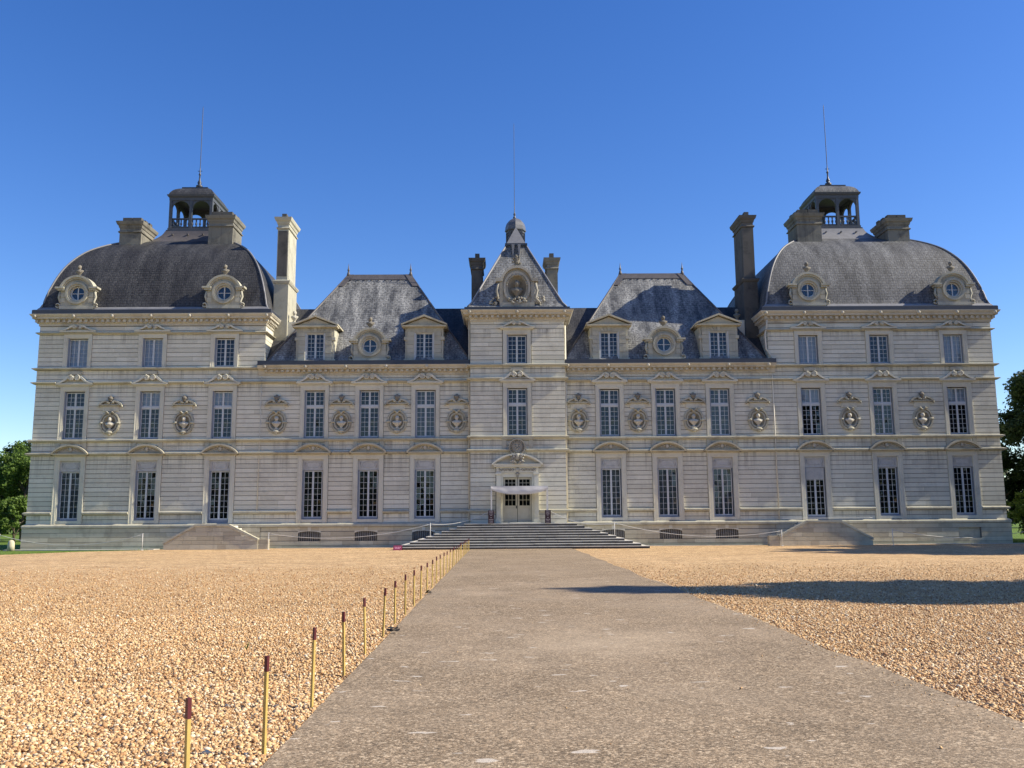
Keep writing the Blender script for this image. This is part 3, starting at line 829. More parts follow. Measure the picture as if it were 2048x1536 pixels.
# ---------------------------------------------------------------- entrance
dsur = MB()
xc = -.06
for sg in (-1, 1):
    a, b = sorted((xc + sg * .90, xc + sg * 1.04)); dsur.box(a, b, YC - .06, YC + .35, 1.45, 4.615)
    a, b = sorted((xc + sg * 1.04, xc + sg * 1.34)); dsur.box(a, b, YC - .17, YC + .35, 1.45, 4.615)
    a, b = sorted((xc + sg * 1.00, xc + sg * 1.38)); dsur.box(a, b, YC - .22, YC - .16, 1.45, 1.75); dsur.box(a, b, YC - .24, YC + .1, 4.5, 4.62)
    a, b = sorted((xc + sg * 1.07, xc + sg * 1.31)); dsur.box(a, b, YC - .185, YC - .165, 1.85, 4.4)
dsur.box(xc - .90, xc + .90, YC - .06, YC + .35, 4.34, 4.615)
dsur.box(xc - 1.34, xc + 1.34, YC - .16, YC + .2, 4.62, 4.98)
dsur.box(xc - 1.50, xc + 1.50, YC - .30, YC, 4.98, 5.10)
DS = dsur.build('door_surround', M['trim'], CH)
fr = MB(); 
random.seed(5)
for sg in (-1, 1):
    for k in range(13):
        x = xc + sg * (.24 + .075 * k); z = 4.80 + .05 * math.sin(k * 1.7)
        fr.blob((x, YC - .17, z), (.05, .045, .05)); fr.blob((x + .03, YC - .17, 4.80 - .07 * math.sin(k * 1.7)), (.03, .035, .04))
fr.blob((xc, YC - .18, 4.80), (.16, .08, .15)); fr.blob((xc, YC - .14, 4.55), (.13, .10, .10)); fr.blob((xc, YC - .12, 4.40), (.08, .06, .09))
fr.build('frieze_carving', M['carved'], DS)
pd = curved_pediment(5.10, 1.62, .66, .34).moved(xc, YC, 0); pd.build('pediment', M['trim'], DS)
rd = MB(); zc = 6.23
for r0, r1, y in ((0.0, .28, -.16), (.28, .33, -.22), (.33, .46, -.15), (.46, .54, -.25)):
    if r0 == 0: rd.prism(ellipse(xc, zc, r1, r1, 28), YC + y, YC)
    else: rd.ring(ellipse(xc, zc, r0, r0, 28), ellipse(xc, zc, r1, r1, 28), YC + y, YC)
for k in range(18):
    a = 2 * PI * k / 18; rd.blob((xc + .395 * math.cos(a), YC - .17, zc + .395 * math.sin(a)), (.05, .04, .05))
for dx, dz, r in ((0, .08, .09), (-.1, -.02, .07), (.1, -.03, .07), (0, -.13, .08), (-.12, .12, .05), (.12, .12, .05), (.02, .2, .04)): rd.blob((xc + dx, YC - .18, zc + dz), (r, .05, r))
rd.build('roundel', M['carved'], DS)
ca = MB().loft([(5.40, .20, .08, -.12), (5.50, .17, .12, -.14), (5.62, .12, .12, -.16), (5.72, .17, .13, -.16), (5.80, .15, .10, -.12)], (xc, YC - .22, 0), 12)
for sg in (-1, 1):
    for dx, dz, r in ((.22, 5.62, .11), (.34, 5.52, .09), (.30, 5.34, .10), (.18, 5.28, .09), (.40, 5.30, .06), (.42, 5.66, .06), (.10, 5.20, .07)):
        ca.blob((xc + sg * dx, YC - .40, dz), (r, .09, r * .8))
    ca.tube([(xc + sg * (.2 + .13 * math.cos(t)), YC - .45, 5.62 + .11 * math.sin(t)) for t in np.linspace(0, 5.5, 12)], .028, 5)
    ca.tube([(xc + sg * (.28 + .13 * math.cos(t)), YC - .45, 5.34 + .10 * math.sin(t)) for t in np.linspace(1, 6.3, 12)], .028, 5)
ca.build('cartouche', M['carved'], DS)
# the double door
dr = MB(); yd = YC + .16
for sg in (-1, 1):
    def bx(a, b, y0, y1, z0, z1):
        p, q = sorted((xc + sg * a, xc + sg * b)); dr.box(p, q, y0, y1, z0, z1)
    bx(.015, .12, yd, yd + .07, 1.47, 4.32); bx(.78, .89, yd, yd + .07, 1.47, 4.32)
    bx(.12, .78, yd + .001, yd + .07, 1.47, 1.66); bx(.12, .78, yd + .001, yd + .07, 2.44, 2.56); bx(.12, .78, yd + .001, yd + .07, 4.20, 4.32)
    bx(.12, .78, yd + .03, yd + .06, 1.66, 2.44); bx(.20, .70, yd + .012, yd + .03, 1.76, 2.34)
    bx(.12, .78, yd - .02, yd + .07, 3.62, 3.76)
    for k in (1, 2): x = .12 + .66 * k / 3; bx(x - .013, x + .013, yd + .01, yd + .05, 2.56, 3.62); bx(x - .013, x + .013, yd + .01, yd + .05, 3.76, 4.20)
    for z in (2.91, 3.26): bx(.12, .78, yd + .012, yd + .048, z - .013, z + .013)
    bx(.12, .78, yd + .012, yd + .048, 3.97, 3.995)
DR = dr.build('door', M['door'], CH)
MB().add([(xc - .8, yd + .035, 2.56), (xc + .8, yd + .035, 2.56), (xc + .8, yd + .035, 4.2), (xc - .8, yd + .035, 4.2)], [(0, 1, 2, 3)]).build('pane', M['glass'], DR)
MB().blob((xc - .07, yd - .04, 2.46), (.035, .05, .035)).box(xc - .10, xc - .04, yd - .015, yd, 2.38, 2.56).build('handle', M['iron'], DR)
# downpipes
for pts, r in (([(-3.12, -.12, 14.6), (-3.13, -.12, 14.2), (-3.11, -.1, 1.6)], .055), ([(3.12, -.12, 14.2), (3.11, -.1, 1.4)], .06),
               ([(16.55, -.09, 10.9), (16.55, -.09, 1.6)], .035), ([(-16.55, -.07, 10.9), (-16.55, -.07, 2.2)], .025),
               ([(16.35, -.2, 14.5), (16.33, -.1, 14.0), (16.22, -.06, 13.6), (16.25, -.06, 12.6), (16.6, -.08, 12.0), (16.8, -.1, 11.95)], .05)):
    MB().tube(pts, r, 8).build('downpipe', M['pipe'], CH)

# ---------------------------------------------------------------- roofs
def smooth_profile(pts, n=4):
    out = []
    for i in range(len(pts) - 1):
        p0 = pts[max(i - 1, 0)]; p1 = pts[i]; p2 = pts[i + 1]; p3 = pts[min(i + 2, len(pts) - 1)]
        for k in range(n):
            t = k / n
            out.append(tuple(.5 * (2 * p1[j] + (p2[j] - p0[j]) * t + (2 * p0[j] - 5 * p1[j] + 4 * p2[j] - p3[j]) * t * t + (3 * p1[j] - p0[j] - 3 * p2[j] + p3[j]) * t ** 3) for j in (0, 1)))
    out.append(pts[-1]); return out
DOME = smooth_profile([(7.50, 15.34), (7.30, 15.75), (7.07, 16.75), (6.67, 18.0), (6.19, 18.99), (5.55, 19.85), (4.82, 20.48), (3.85, 21.08), (2.75, 21.52), (2.6, 21.56)])
PC = -23.75; PY = 7.35
def dome(sx, mat):
    mb = MB().roof([(PC - a, PC + a, PY - a, PY + a, z) for a, z in DOME])
    if sx > 0: mb = mb.mirrored()
    R = mb.build('dome_roof', mat, CH)
    lead = MB()
    for cx_, cy_ in ((-1, -1), (1, -1), (1, 1), (-1, 1)):
        lead.tube([(PC + cx_ * (a + .01), PY + cy_ * (a + .01), z + .01) for a, z in DOME], .06, 6)
    lead.sweep([(0, 15.36), (.12, 15.36), (.02, 15.52), (-.1, 15.60)], [(PC - 7.46, PY - 7.46), (PC + 7.46, PY - 7.46), (PC + 7.46, PY + 7.46), (PC - 7.46, PY + 7.46)], True)
    (lead if sx < 0 else lead.mirrored()).build('lead_hip', M['lead_grey'], R)
    sk = smooth_profile([(2.7, 21.50), (2.25, 21.85), (1.90, 22.25), (1.72, 22.62)], 4)
    s2 = MB().roof([(PC - a, PC + a, PY - a, PY + a, z) for a, z in sk])
    for k in (-1, 0, 1): s2.box(PC + k * 1.1 - .05, PC + k * 1.1 + .05, PY - 2.06, PY - 1.9, 22.25, 22.33)
    s2.uv = {}
    (s2 if sx < 0 else s2.mirrored()).build('lantern_skirt', M['zinc'] if sx < 0 else M['lead_grey'], R)
    return R
dome(-1, M['slate_dark']); dome(1, M['slate'])

def lantern(sx):
    mb = MB(); b = 1.48
    mb.box(-1.70, 1.70, -1.70, 1.70, 22.58, 22.72); mb.box(-1.62, 1.62, -1.62, 1.62, 22.72, 22.90)
    ps = [(-b, -b), (0, -b), (b, -b), (b, 0), (b, b), (0, b), (-b, b), (-b, 0)]
    for x, y in ps: mb.box(x - .10, x + .10, y - .10, y + .10, 22.90, 25.0)
    mb.sweep([(-.11, 25.0), (.11, 25.0), (.12, 25.2), (.22, 25.3), (.26, 25.42), (-.11, 25.42)], [(-b, -b), (b, -b), (b, b), (-b, b)], True)
    mb.box(-b, b, -b, b, 25.30, 25.40)
    # arches between the posts
    for side in range(4):
        for h in (-1, 1):
            cx = h * b / 2; w = b / 2 - .10
            a = arc(cx, 24.35, w, .62, 180, 0, 12); t = [(x, 25.0) for x, _ in a]
            m2 = MB().strip(a, t, -.06, .06)
            R = Matrix.Rotation(side * PI / 2, 4, 'Z') @ Matrix.Translation((0, -b, 0))
            m2.v = [tuple(R @ Vector(p)) for p in m2.v]; mb.merge(m2)
    L = mb.build('lantern', M['lantern'], CH, (sx * -PC if sx > 0 else PC, PY, 0))
    bl = MB()
    for side in range(4):
        m2 = MB(); m2.box(-b + .1, b - .1, -.07, .07, 23.56, 23.66); m2.box(-b + .1, b - .1, -.06, .06, 22.95, 23.02)
        for k in range(10):
            x = -b + .1 + (2 * b - .2) * (k + .5) / 10
            if abs(x) < .12: continue
            m2.lathe([(.05, 23.02), (.05, 23.06), (.03, 23.09), (.085, 23.2), (.07, 23.3), (.03, 23.4), (.06, 23.44), (.05, 23.5), (.05, 23.56)], (x, 0, 0), 8)
        R = Matrix.Rotation(side * PI / 2, 4, 'Z') @ Matrix.Translation((0, -b, 0))
        m2.v = [tuple(R @ Vector(p)) for p in m2.v]; bl.merge(m2)
    bl.build('balustrade', M['lantern'], L)
    pr_ = smooth_profile([(1.66, 25.42), (1.58, 25.62), (1.40, 25.88), (1.12, 26.08), (.92, 26.17)], 3)
    MB().roof([(-a, a, -a, a, z) for a, z in pr_]).build('lantern_roof', M['slate_dark'] if sx < 0 else M['slate'], L)
    MB().box(-.95, .95, -.95, .95, 26.17, 26.26).build('lead_cap', M['lead'], L)
    f = MB().lathe([(.24, 26.26), (.20, 26.42), (.12, 26.50), (.26, 26.60), (.24, 26.72), (.10, 26.80), (.16, 26.92), (.14, 27.0), (.07, 27.15), (.05, 27.5), (.10, 27.6), (.05, 27.7), (.028, 28.2), (.022, 32.9), (.004, 33.1)], n=10)
    f.box(-.16, .16, -.015, .015, 27.86, 27.9)
    f.build('finial', M['lead'], L)
for s_ in (-1, 1): lantern(s_)

def hip(sx):
    x0, x1, ra, rb = -16.35, -3.02, -12.1, -7.6
    z0, z1 = 11.90, 19.25; yr = 5.7
    mb = MB()
    A = [(x0, .05, z0), (x1, .05, z0), (x1, 11.4, z0), (x0, 11.4, z0)]; B = [(ra, yr, z1), (rb, yr, z1)]
    sl = math.hypot(z1 - z0, yr); ss = math.hypot(z1 - z0, ra - x0)
    mb.add([A[0], A[1], B[1], B[0]], [(0, 1, 2, 3)], [[(A[0][0], 0), (A[1][0], 0), (rb, sl), (ra, sl)]])
    mb.add([A[2], A[3], B[0], B[1]], [(0, 1, 2, 3)], [[(A[2][0], 0), (A[3][0], 0), (ra, sl), (rb, sl)]])
    mb.add([A[1], A[2], B[1]], [(0, 1, 2)], [[(0, 0), (11.4, 0), (5.7, ss)]]); mb.add([A[3], A[0], B[0]], [(0, 1, 2)], [[(11.4, 0), (0, 0), (5.7, ss)]])
    (mb if sx < 0 else mb.mirrored()).build('hip_roof', M['slate_lichen'], CH)
    ld = MB()
    for p, q in ((A[0], B[0]), (A[1], B[1]), (A[2], B[1]), (A[3], B[0])): ld.tube([p, q], .07, 6)
    # standing-seam caps on the ridge and down the upper hips
    def face(t0, t1, lift):
        P = lambda c, r, t: tuple(c[i] + (r[i] - c[i]) * t for i in range(3))
        a, b = P(A[0], B[0], t0), P(A[1], B[1], t0)
        v = [(a[0], a[1] - lift, a[2]), (b[0], b[1] - lift, b[2]), (rb, yr - .02, z1 + lift * 1.2), (ra, yr - .02, z1 + lift * 1.2), (a[0], a[1] + lift, a[2] - lift), (b[0], b[1] + lift, b[2] - lift)]
        ld.add(v, [(0, 1, 2, 3), (0, 4, 5, 1)])
    face(.945, 1, .05)
    for e, (c1, c2, r) in enumerate(((A[0], A[3], B[0]), (A[1], A[2], B[1]))):
        t = .86; P = lambda c: Vector(c) + (Vector(r) - Vector(c)) * t
        a, b = P(c1), P(c2); sg = -1 if e == 0 else 1; off = Vector((sg * .06, 0, .05)); w = Vector((-sg * .55, -.05, .0))
        # flank piece over the hip end, and its narrow return on the front slope
        ld.add([a + off, b + off, Vector(r) + off], [(0, 1, 2)])
        ft = Vector((a.x - sg * .42, a.y - .06, a.z + .02)); tp = Vector((r[0] - sg * .42, r[1] - .07, r[2] + .06))
        ld.add([Vector((a.x + sg * .06, a.y - .06, a.z)), ft, tp, Vector((r[0] + sg * .06, r[1] - .04, r[2] + .06))], [(0, 1, 2, 3)])
    for k in range(9):
        x = ra + (rb - ra) * (k + .5) / 9; ld.box(x - .02, x + .02, yr - .46, yr - .02, z1 - .48, z1 - .40)
    for x in (ra, rb): ld.lathe([(.16, z1 - .1), (.10, z1 + .15), (.05, z1 + .32), (.10, z1 + .40), (.05, z1 + .48), (.02, z1 + .75), (.005, z1 + .9)], (x, yr, 0), 8)
    (ld if sx < 0 else ld.mirrored()).build('ridge_cap', M['zinc'], CH)
    lo = MB(); xa, xb = -16.6, -3.0
    pts = [(.16, 11.86), (4.5, 16.48), (7.2, 16.48), (11.4, 11.9)]
    acc = 0
    for (ya, za), (yb, zb_) in zip(pts, pts[1:]):
        d = math.hypot(yb - ya, zb_ - za)
        lo.add([(xa, ya, za), (xb, ya, za), (xb, yb, zb_), (xa, yb, zb_)], [(0, 1, 2, 3)], [[(xa, acc), (xb, acc), (xb, acc + d), (xa, acc + d)]]); acc += d
    (lo if sx < 0 else lo.mirrored()).build('link_roof', M['slate_dark'], CH)
for s_ in (-1, 1): hip(s_)

# centre roof
cr = MB().roof([(-3.25, 3.25, YC - .22, 9.2, 15.28), (-2.95, 2.95, YC + .1, 8.9, 15.62), (-.66, .66, YC + 2.4, 6.6, 20.22)])
CR = cr.build('pavilion_roof', M['slate_lichen'], CH)
cc = MB().box(-.76, .76, YC + 2.26, 6.7, 20.2, 20.36); cc.build('lead_band', M['lead'], CR)
sp = MB().add([(-.66, YC + 2.4, 20.36), (.66, YC + 2.4, 20.36), (.66, YC + 3.72, 20.36), (-.66, YC + 3.72, 20.36), (0, YC + 3.06, 21.78)], [(0, 1, 4), (1, 2, 4), (2, 3, 4), (3, 0, 4)])
sp.box(-.6, .6, YC + 3.4, 6.6, 20.36, 20.8); sp.build('gablet', M['lead_grey'], CR)
hl = MB()
for sg in (-1, 1): hl.tube([(sg * 3.2, YC - .2, 15.34), (sg * 2.97, YC + .08, 15.64), (sg * .67, YC + 2.39, 20.24)], .06, 6)
for k in (-.22, .2): hl.prism([(k - .1, 20.18), (k + .1, 20.18), (k + .04, 19.5), (k, 19.2), (k - .04, 19.5)], YC + 1.9, YC + 2.6)
hl.build('lead_hip', M['lead_grey'], CR)
CLY = 4.6
oct8 = lambda r, k: (r * math.sin(2 * PI * k / 8), -r * math.cos(2 * PI * k / 8))
def octo(mb, prof):                       # octagonal solid with a hip towards the court
    v = [(oct8(r, k)[0], CLY + oct8(r, k)[1], z) for r, z in prof for k in range(8)]; m = len(prof)
    f = [(q * 8 + k, q * 8 + (k + 1) % 8, (q + 1) * 8 + (k + 1) % 8, (q + 1) * 8 + k) for q in range(m - 1) for k in range(8)]
    return mb.add(v, f + [tuple(range(7, -1, -1)), tuple(range((m - 1) * 8, m * 8))])
cl = octo(MB(), [(.70, 20.3), (.70, 20.62), (.64, 20.68)])
for k in range(8):
    x, y = oct8(.60, k); cl.box(x - .085, x + .085, CLY + y - .085, CLY + y + .085, 20.66, 22.0)
    a, b = Vector(oct8(.60, k)), Vector(oct8(.60, k + 1)); lo_ = []; hi_ = []
    for q in range(9):
        p = a.lerp(b, q / 8); lo_.append((p.x, CLY + p.y, 21.52 + .30 * math.sin(PI * q / 8) ** .5)); hi_.append((p.x, CLY + p.y, 22.0))
    cl.add(lo_ + hi_, [(q, q + 1, 10 + q, 9 + q) for q in range(8)])
octo(cl, [(.66, 21.95), (.68, 22.08), (.76, 22.12), (.76, 22.2), (.5, 22.22)])
CL = cl.build('lantern', M['lantern'], CH)
octo(MB(), [(.74, 22.2), (.72, 22.45), (.64, 22.70), (.47, 22.92), (.24, 23.06), (.10, 23.10)]).build('lantern_roof', M['lead_mid'], CL)
MB().lathe([(.13, 23.08), (.10, 23.2), (.05, 23.3), (.09, 23.4), (.03, 23.6), (.018, 24.8), (.014, 30.2), (.003, 30.4)], (-.06, CLY, 0), 8).build('finial', M['lead'], CL)

# chimneys
def chimney(x0, x1, y0, y1, z0, z1, mat, pots, tier=None, pot_h=.34, base_grow=.1):
    mb = MB(); R = [(x0, y0), (x1, y0), (x1, y1), (x0, y1)]
    mb.box(x0, x1, y0, y1, z0, z1 - .4)
    mb.sweep([(0, z1 - .80), (.07, z1 - .80), (.09, z1 - .74), (.02, z1 - .66), (0, z1 - .66)], R, True)
    mb.sweep([(-.05, z1 - .46), (.04, z1 - .46), (.08, z1 - .3), (.16, z1 - .22), (.2, z1 - .1), (.22, z1), (-.05, z1)], R, True)
    mb.box(x0, x1, y0, y1, z1 - .41, z1 - .02)
    if tier:
        B = [(x0 - base_grow, y0 - base_grow), (x1 + base_grow, y0 - base_grow), (x1 + base_grow, y1 + base_grow), (x0 - base_grow, y1 + base_grow)]
        mb.box(x0 - base_grow, x1 + base_grow, y0 - base_grow, y1 + base_grow, z0 - .01, tier)
        mb.sweep([(0, tier - .22), (.05, tier - .2), (.12, tier - .06), (.12, tier), (-.1, tier + .1), (-.1, tier - .1)], B, True)
    # raised panels on front and flank
    zt = z1 - .95; zb = (tier or z0) + .25
    if zt - zb > .8:
        mb.box(x1, x1 + .02, y0 + .25, y1 - .25, zb, zt)
        mb.box(x0 - .02, x0, y0 + .25, y1 - .25, zb, zt)
    o = mb.build('chimney', mat, CH)
    n = pots
    for k in range(n):
        yk = y0 + (y1 - y0) * (k + .5) / n; w = (x1 - x0) * .26
        for dx in ((-.22, .22) if x1 - x0 > .9 else (0,)):
            c = (x0 + x1) / 2 + dx * (x1 - x0)
            MB().box(c - w * .8, c + w * .8, yk - .22, yk + .22, z1, z1 + pot_h + .06 * ((k * 7 + int(dx > 0) * 3) % 3)).build('chimney_pot', M['soot_shade'], o)
    return o
for s_ in (-1, 1):
    def X(a, b): return (a, b) if s_ < 0 else (-b, -a)
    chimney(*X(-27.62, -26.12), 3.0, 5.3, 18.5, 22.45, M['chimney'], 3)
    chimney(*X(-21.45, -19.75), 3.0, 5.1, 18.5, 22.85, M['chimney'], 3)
    chimney(*X(-16.36, -15.60), 2.0, 4.3, 12.2, 22.35, M['soot_shade'] if s_ > 0 else M['dormer'], 3, tier=17.85)
chimney(-3.12, -2.36, 3.9, 5.6, 14.5, 19.95, M['soot_shade'], 1, pot_h=.55)
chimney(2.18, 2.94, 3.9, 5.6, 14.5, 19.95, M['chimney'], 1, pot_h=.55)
# dark panel: soot and painted shade on the front of the left tall stack
MB().box(-16.30, -15.66, 1.975, 2.0, 18.2, 21.4).build('soot_shade_panel', M['soot_shade'], CH)

# ---------------------------------------------------------------- dormers
def oculus_dormer(mat_top, depth, arms=1.38, r=.48, bw=1.06):
    """round-windowed stone dormer, oculus centre at the origin, front at y = 0"""
    mb = MB(); n = 48; zb = -1.0
    def outline(t):
        c, s_ = math.cos(t), math.sin(t)
        if s_ >= .18: return (bw * c / max(abs(math.hypot(c, s_)), 1e-6), 0.06 + 1.0 * s_)
        k = min(bw / max(abs(c), 1e-6), (-zb) / max(-s_, 1e-6)); return (k * c, k * s_)
    an = [2 * PI * i / n for i in range(n)]
    inn = [(r * math.cos(t), r * math.sin(t)) for t in an]; outl = [outline(t) for t in an]
    mb.ring(inn, outl, 0, .5)
    mb.ring(inn, [(.60 * math.cos(t), .60 * math.sin(t)) for t in an], -.05, .01)
    mb.ring([(.60 * math.cos(t), .60 * math.sin(t)) for t in an], [(.74 * math.cos(t), .74 * math.sin(t)) for t in an], -.13, .01)
    a_in = arc(0, .06, 1.02, .98, 168, 12, 26); a_out = arc(0, .06, 1.16, 1.12, 168, 12, 26); mb.strip(a_in, a_out, -.18, .5)
    mb.strip(arc(0, .06, .92, .88, 166, 14, 26), a_in, -.09, .1)
    for sg in (-1, 1):
        a, b = sorted((sg * .80, sg * arms)); mb.prism([(a, .28), (b, .28), (b if sg > 0 else b, .40), (a if sg > 0 else a, .40)], -.22, .35)
        a, b = sorted((sg * .80, sg * (arms - .14))); mb.box(a, b, -.14, .3, .16, .28)
        mb.tube([(sg * 1.12, .05, .12), (sg * 1.2, .05, -.25), (sg * 1.08, .05, -.6), (sg * 1.25, .05, -.85)], .08, 6)
        mb.tube([(sg * (1.22 + .13 * math.cos(t)), .0, -.82 + .13 * math.sin(t)) for t in np.linspace(0, 6.0, 12)], .05, 6)
        for z in (-.62, -.28): 
            a, b = sorted((sg * .76, sg * bw)); mb.box(a, b, -.025, .0, z, z + .28)
    mb.box(-bw - .04, bw + .04, -.05, .3, zb - .06, zb + .14)
    # barrel back into the roof
    v = []; f = []
    pts = [(-bw, zb)] + arc(0, .06, 1.05, 1.0, 180, 0, 14) + [(bw, zb)]
    for x, z in pts: v += [(x, .4, z), (x * .98, depth, z)]
    f = [(2 * i, 2 * i + 2, 2 * i + 3, 2 * i + 1) for i in range(len(pts) - 1)]; mb.add(v, f)
    return mb
OC_S = MB().ring(ellipse(0, 0, .41, .41, 32), ellipse(0, 0, .49, .49, 32), .14, .22).box(-.035, .035, .14, .22, -.41, .41).box(-.41, -.035, .155, .2, -.02, .02).box(.035, .41, .155, .2, -.02, .02)
def put_oculus(c, y, z, depth):
    o = oculus_dormer(None, depth).build('oculus_dormer', M['dormer'], CH, (c, y, z))
    w = OC_S.build('round_window', M['sash'], o)
    MB().prism(ellipse(0, 0, .45, .45, 24), .18, .186).build('pane', M['glass'], o)
    MB().prism(ellipse(0, 0, .49, .49, 24), .40, .42).build('dark_backing', M['interior'], o)
    bust_mesh(.78, 0, .95).moved(0, .12, 1.15).build('bust', M['dark_bust'], o)
    return o
for s_ in (-1, 1):
    for c in (28.74, 19.18): put_oculus(s_ * c, -.20, 16.50, 2.4)
    put_oculus(s_ * 9.62, .10, 12.98, 2.0)

def rect_dormer():
    mb = MB(); z0, z1 = 11.93, 14.16
    for sg in (-1, 1):
        z = z0; k = 0
        while z < z1 - .1:
            w = .64 if k % 2 else .58
            a, b = sorted((sg * .66, sg * (1.10 + (.02 if k % 2 else 0)))); mb.box(a, b, 0 if k % 2 else -.02, .5, z, min(z + .268, z1)); z += .28; k += 1
        a, b = sorted((sg * 1.12, sg * 1.24)); mb.box(a, b, .06, 2.8, z0, z1)
        a, b = sorted((sg * 1.10, sg * 1.32)); mb.box(a, b, -.02, .3, 13.35, 13.55); mb.box(a, b, -.0, .28, z0, 12.1)
    # voussoirs over the window
    for i in range(7):
        t0, t1 = -1 + 2 * i / 7 + .015, -1 + 2 * (i + 1) / 7 - .015
        mb.prism([(t0 * .66, 13.86), (t1 * .66, 13.86), (t1 * .98, 14.16), (t0 * .98, 14.16)], -.04 if i == 3 else -.012, .4)
    mb.box(-1.12, 1.12, .03, .5, 13.86, z1 + .001)
    mb.box(-1.16, 1.16, .5, 2.9, z1 - .1, z1)
    D = mb.build('dormer', M['dormer'], CH)
    p = MB(); zb = 14.2
    p.box(-1.46, 1.46, -.24, .5, zb, zb + .10); p.box(-1.34, 1.34, -.14, .5, zb - .04, zb)
    p.prism([(-1.34, zb + .1), (1.34, zb + .1), (0, zb + .62)], -.04, 2.6)
    for sg in (-1, 1): p.strip([(sg * 1.50, zb + .10), (0, zb + .68)], [(sg * 1.50, zb + .20), (0, zb + .80)], -.26, 2.6)
    p.build('pediment', M['arch'], D)
    w = sash_mesh(.56, 12.02, 13.82, [6], .17).build('window', M['sash'], D)
    MB().box(-.66, -.56, .05, .25, 11.95, 13.86).box(.56, .66, .05, .25, 11.95, 13.86).box(-.56, .56, .05, .25, 13.82, 13.858).box(-.56, .56, .05, .25, 11.95, 12.02).build('window_frame', M['sash'], D)
    pane_mesh(.56, 12.0, 13.84).build('pane', M['glass'], D)
    MB().box(-.66, .66, .6, .62, 11.9, 13.9).build('dark_backing', M['interior'], D)
    return D
RD = rect_dormer(); first = True
for x in (-13.20, -6.08, 6.03, 13.23):
    o = RD if first else copy_tree(RD, CH)
    o.location = (x, .12, 0); first = False
# small side busts above the valleys
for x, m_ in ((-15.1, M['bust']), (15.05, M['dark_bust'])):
    bust_mesh(.85, 0, .8).moved(x, 2.3, 15.0).build('bust', m_, CH)
    MB().box(x - .5, x + .5, 2.1, 3.4, 13.6, 15.02).build('dormer', M['trim'], CH)

# niche dormer of the centre roof
nm = MB(); nz = 16.62; yn = YC - .02
n = 40; an = [2 * PI * i / n for i in range(n)]
def nol(t):
    c, s_ = math.cos(t), math.sin(t)
    if s_ >= .3: return (1.06 * c, nz + .1 + 1.28 * s_)
    k = min(1.06 / max(abs(c), 1e-6), 1.25 / max(-s_, 1e-6)); return (k * c, nz + k * s_)
inn = [(.60 * math.cos(t), nz + .80 * math.sin(t)) for t in an]
nm.ring(inn, [nol(t) for t in an], yn, yn + .5); nm.ring([(.74 * math.cos(t), nz + .94 * math.sin(t)) for t in an], [(.88 * math.cos(t), nz + 1.10 * math.sin(t)) for t in an], yn - .10, yn)
nm.strip(arc(0, nz + .1, 1.0, 1.2, 165, 15, 24), arc(0, nz + .1, 1.14, 1.36, 165, 15, 24), yn - .2, yn + .5)
v = []; f = []
for k in range(6):
    q = k / 5; sc_ = math.cos(q * PI / 2 * .95)
    for t in an: v.append((.60 * math.cos(t) * sc_, yn + .02 + .42 * math.sin(q * PI / 2), nz + .80 * math.sin(t) * sc_))
for k in range(5):
    for i in range(n): f.append((k * n + i, k * n + (i + 1) % n, (k + 1) * n + (i + 1) % n, (k + 1) * n + i))
f.append(tuple(5 * n + i for i in range(n))); nm.add(v, f, smooth=True)
for sg in (-1, 1):
    a, b = sorted((sg * 1.0, sg * 1.38)); nm.box(a, b, yn - .22, yn + .4, nz + .40, nz + .62)
    a, b = sorted((sg * .92, sg * 1.14)); nm.box(a, b, yn - .12, yn + .4, nz - 1.25, nz + .40)
    nm.tube([(sg * 1.2, yn - .05, nz + .3), (sg * 1.32, yn - .05, nz - .2), (sg * 1.2, yn - .05, nz - .7), (sg * 1.5, yn - .05, nz - 1.05)], .10, 6)
nm.box(-1.1, 1.1, yn - .15, yn + .4, nz - 1.28, nz - 1.0)
# barrel
pts = [(-1.06, nz - 1.25)] + arc(0, nz + .1, 1.1, 1.3, 180, 0, 14) + [(1.06, nz - 1.25)]; v = []
for x, z in pts: v += [(x, yn + .45, z), (x, yn + 2.2, z)]
nm.add(v, [(2 * i, 2 * i + 2, 2 * i + 3, 2 * i + 1) for i in range(len(pts) - 1)])
ND = nm.build('niche_dormer', M['carved'], CH, label='carved niche dormer holding a bust on the central roof')
bust_mesh(1.25, 0, .85).moved(0, yn + .08, nz - .72).build('bust', M['dark_bust'], ND)
tr = MB(); random.seed(3)
for k in range(26): tr.blob((random.uniform(-.62, .62), yn - .15, nz - .95 + random.uniform(-.12, .28) * (1 - abs(k % 5 - 2) / 4)), (random.uniform(.05, .11), .08, random.uniform(.05, .1)))
for sg in (-1, 1):
    for k in range(12): tr.blob((sg * random.uniform(1.15, 1.75), yn - .02, nz - 1.15 + random.uniform(0, .75) * random.random() ** .5), (random.uniform(.06, .13), .1, random.uniform(.06, .13)))

for k in range(7): tr.blob((-.21 + .07 * k, yn - .08, nz + .84 + .03 * (k % 2)), (.05, .06, .07))
for k in range(16):
    t = .25 + 2.65 * k / 15; tr.blob((.67 * math.cos(t), yn - .10, nz + .87 * math.sin(t)), (.05, .04, .05))
tr.build('carved_trophy', M['carved'], ND)
mq = MB(); random.seed(17)
mq.loft([(0, .16, .14, 0), (.12, .20, .15, 0), (.25, .12, .12, 0), (.42, .20, .16, 0), (.58, .23, .18, 0), (.70, .16, .14, 0), (.80, .06, .06, 0)], (0, yn + .25, nz + 1.42), 10)
for k in range(12): mq.blob((random.uniform(-.26, .26), yn + .15, nz + 1.45 + random.uniform(.1, .75)), (random.uniform(.05, .10), .08, random.uniform(.05, .10)))
mq.build('finial_carving', M['dark_bust'], ND)

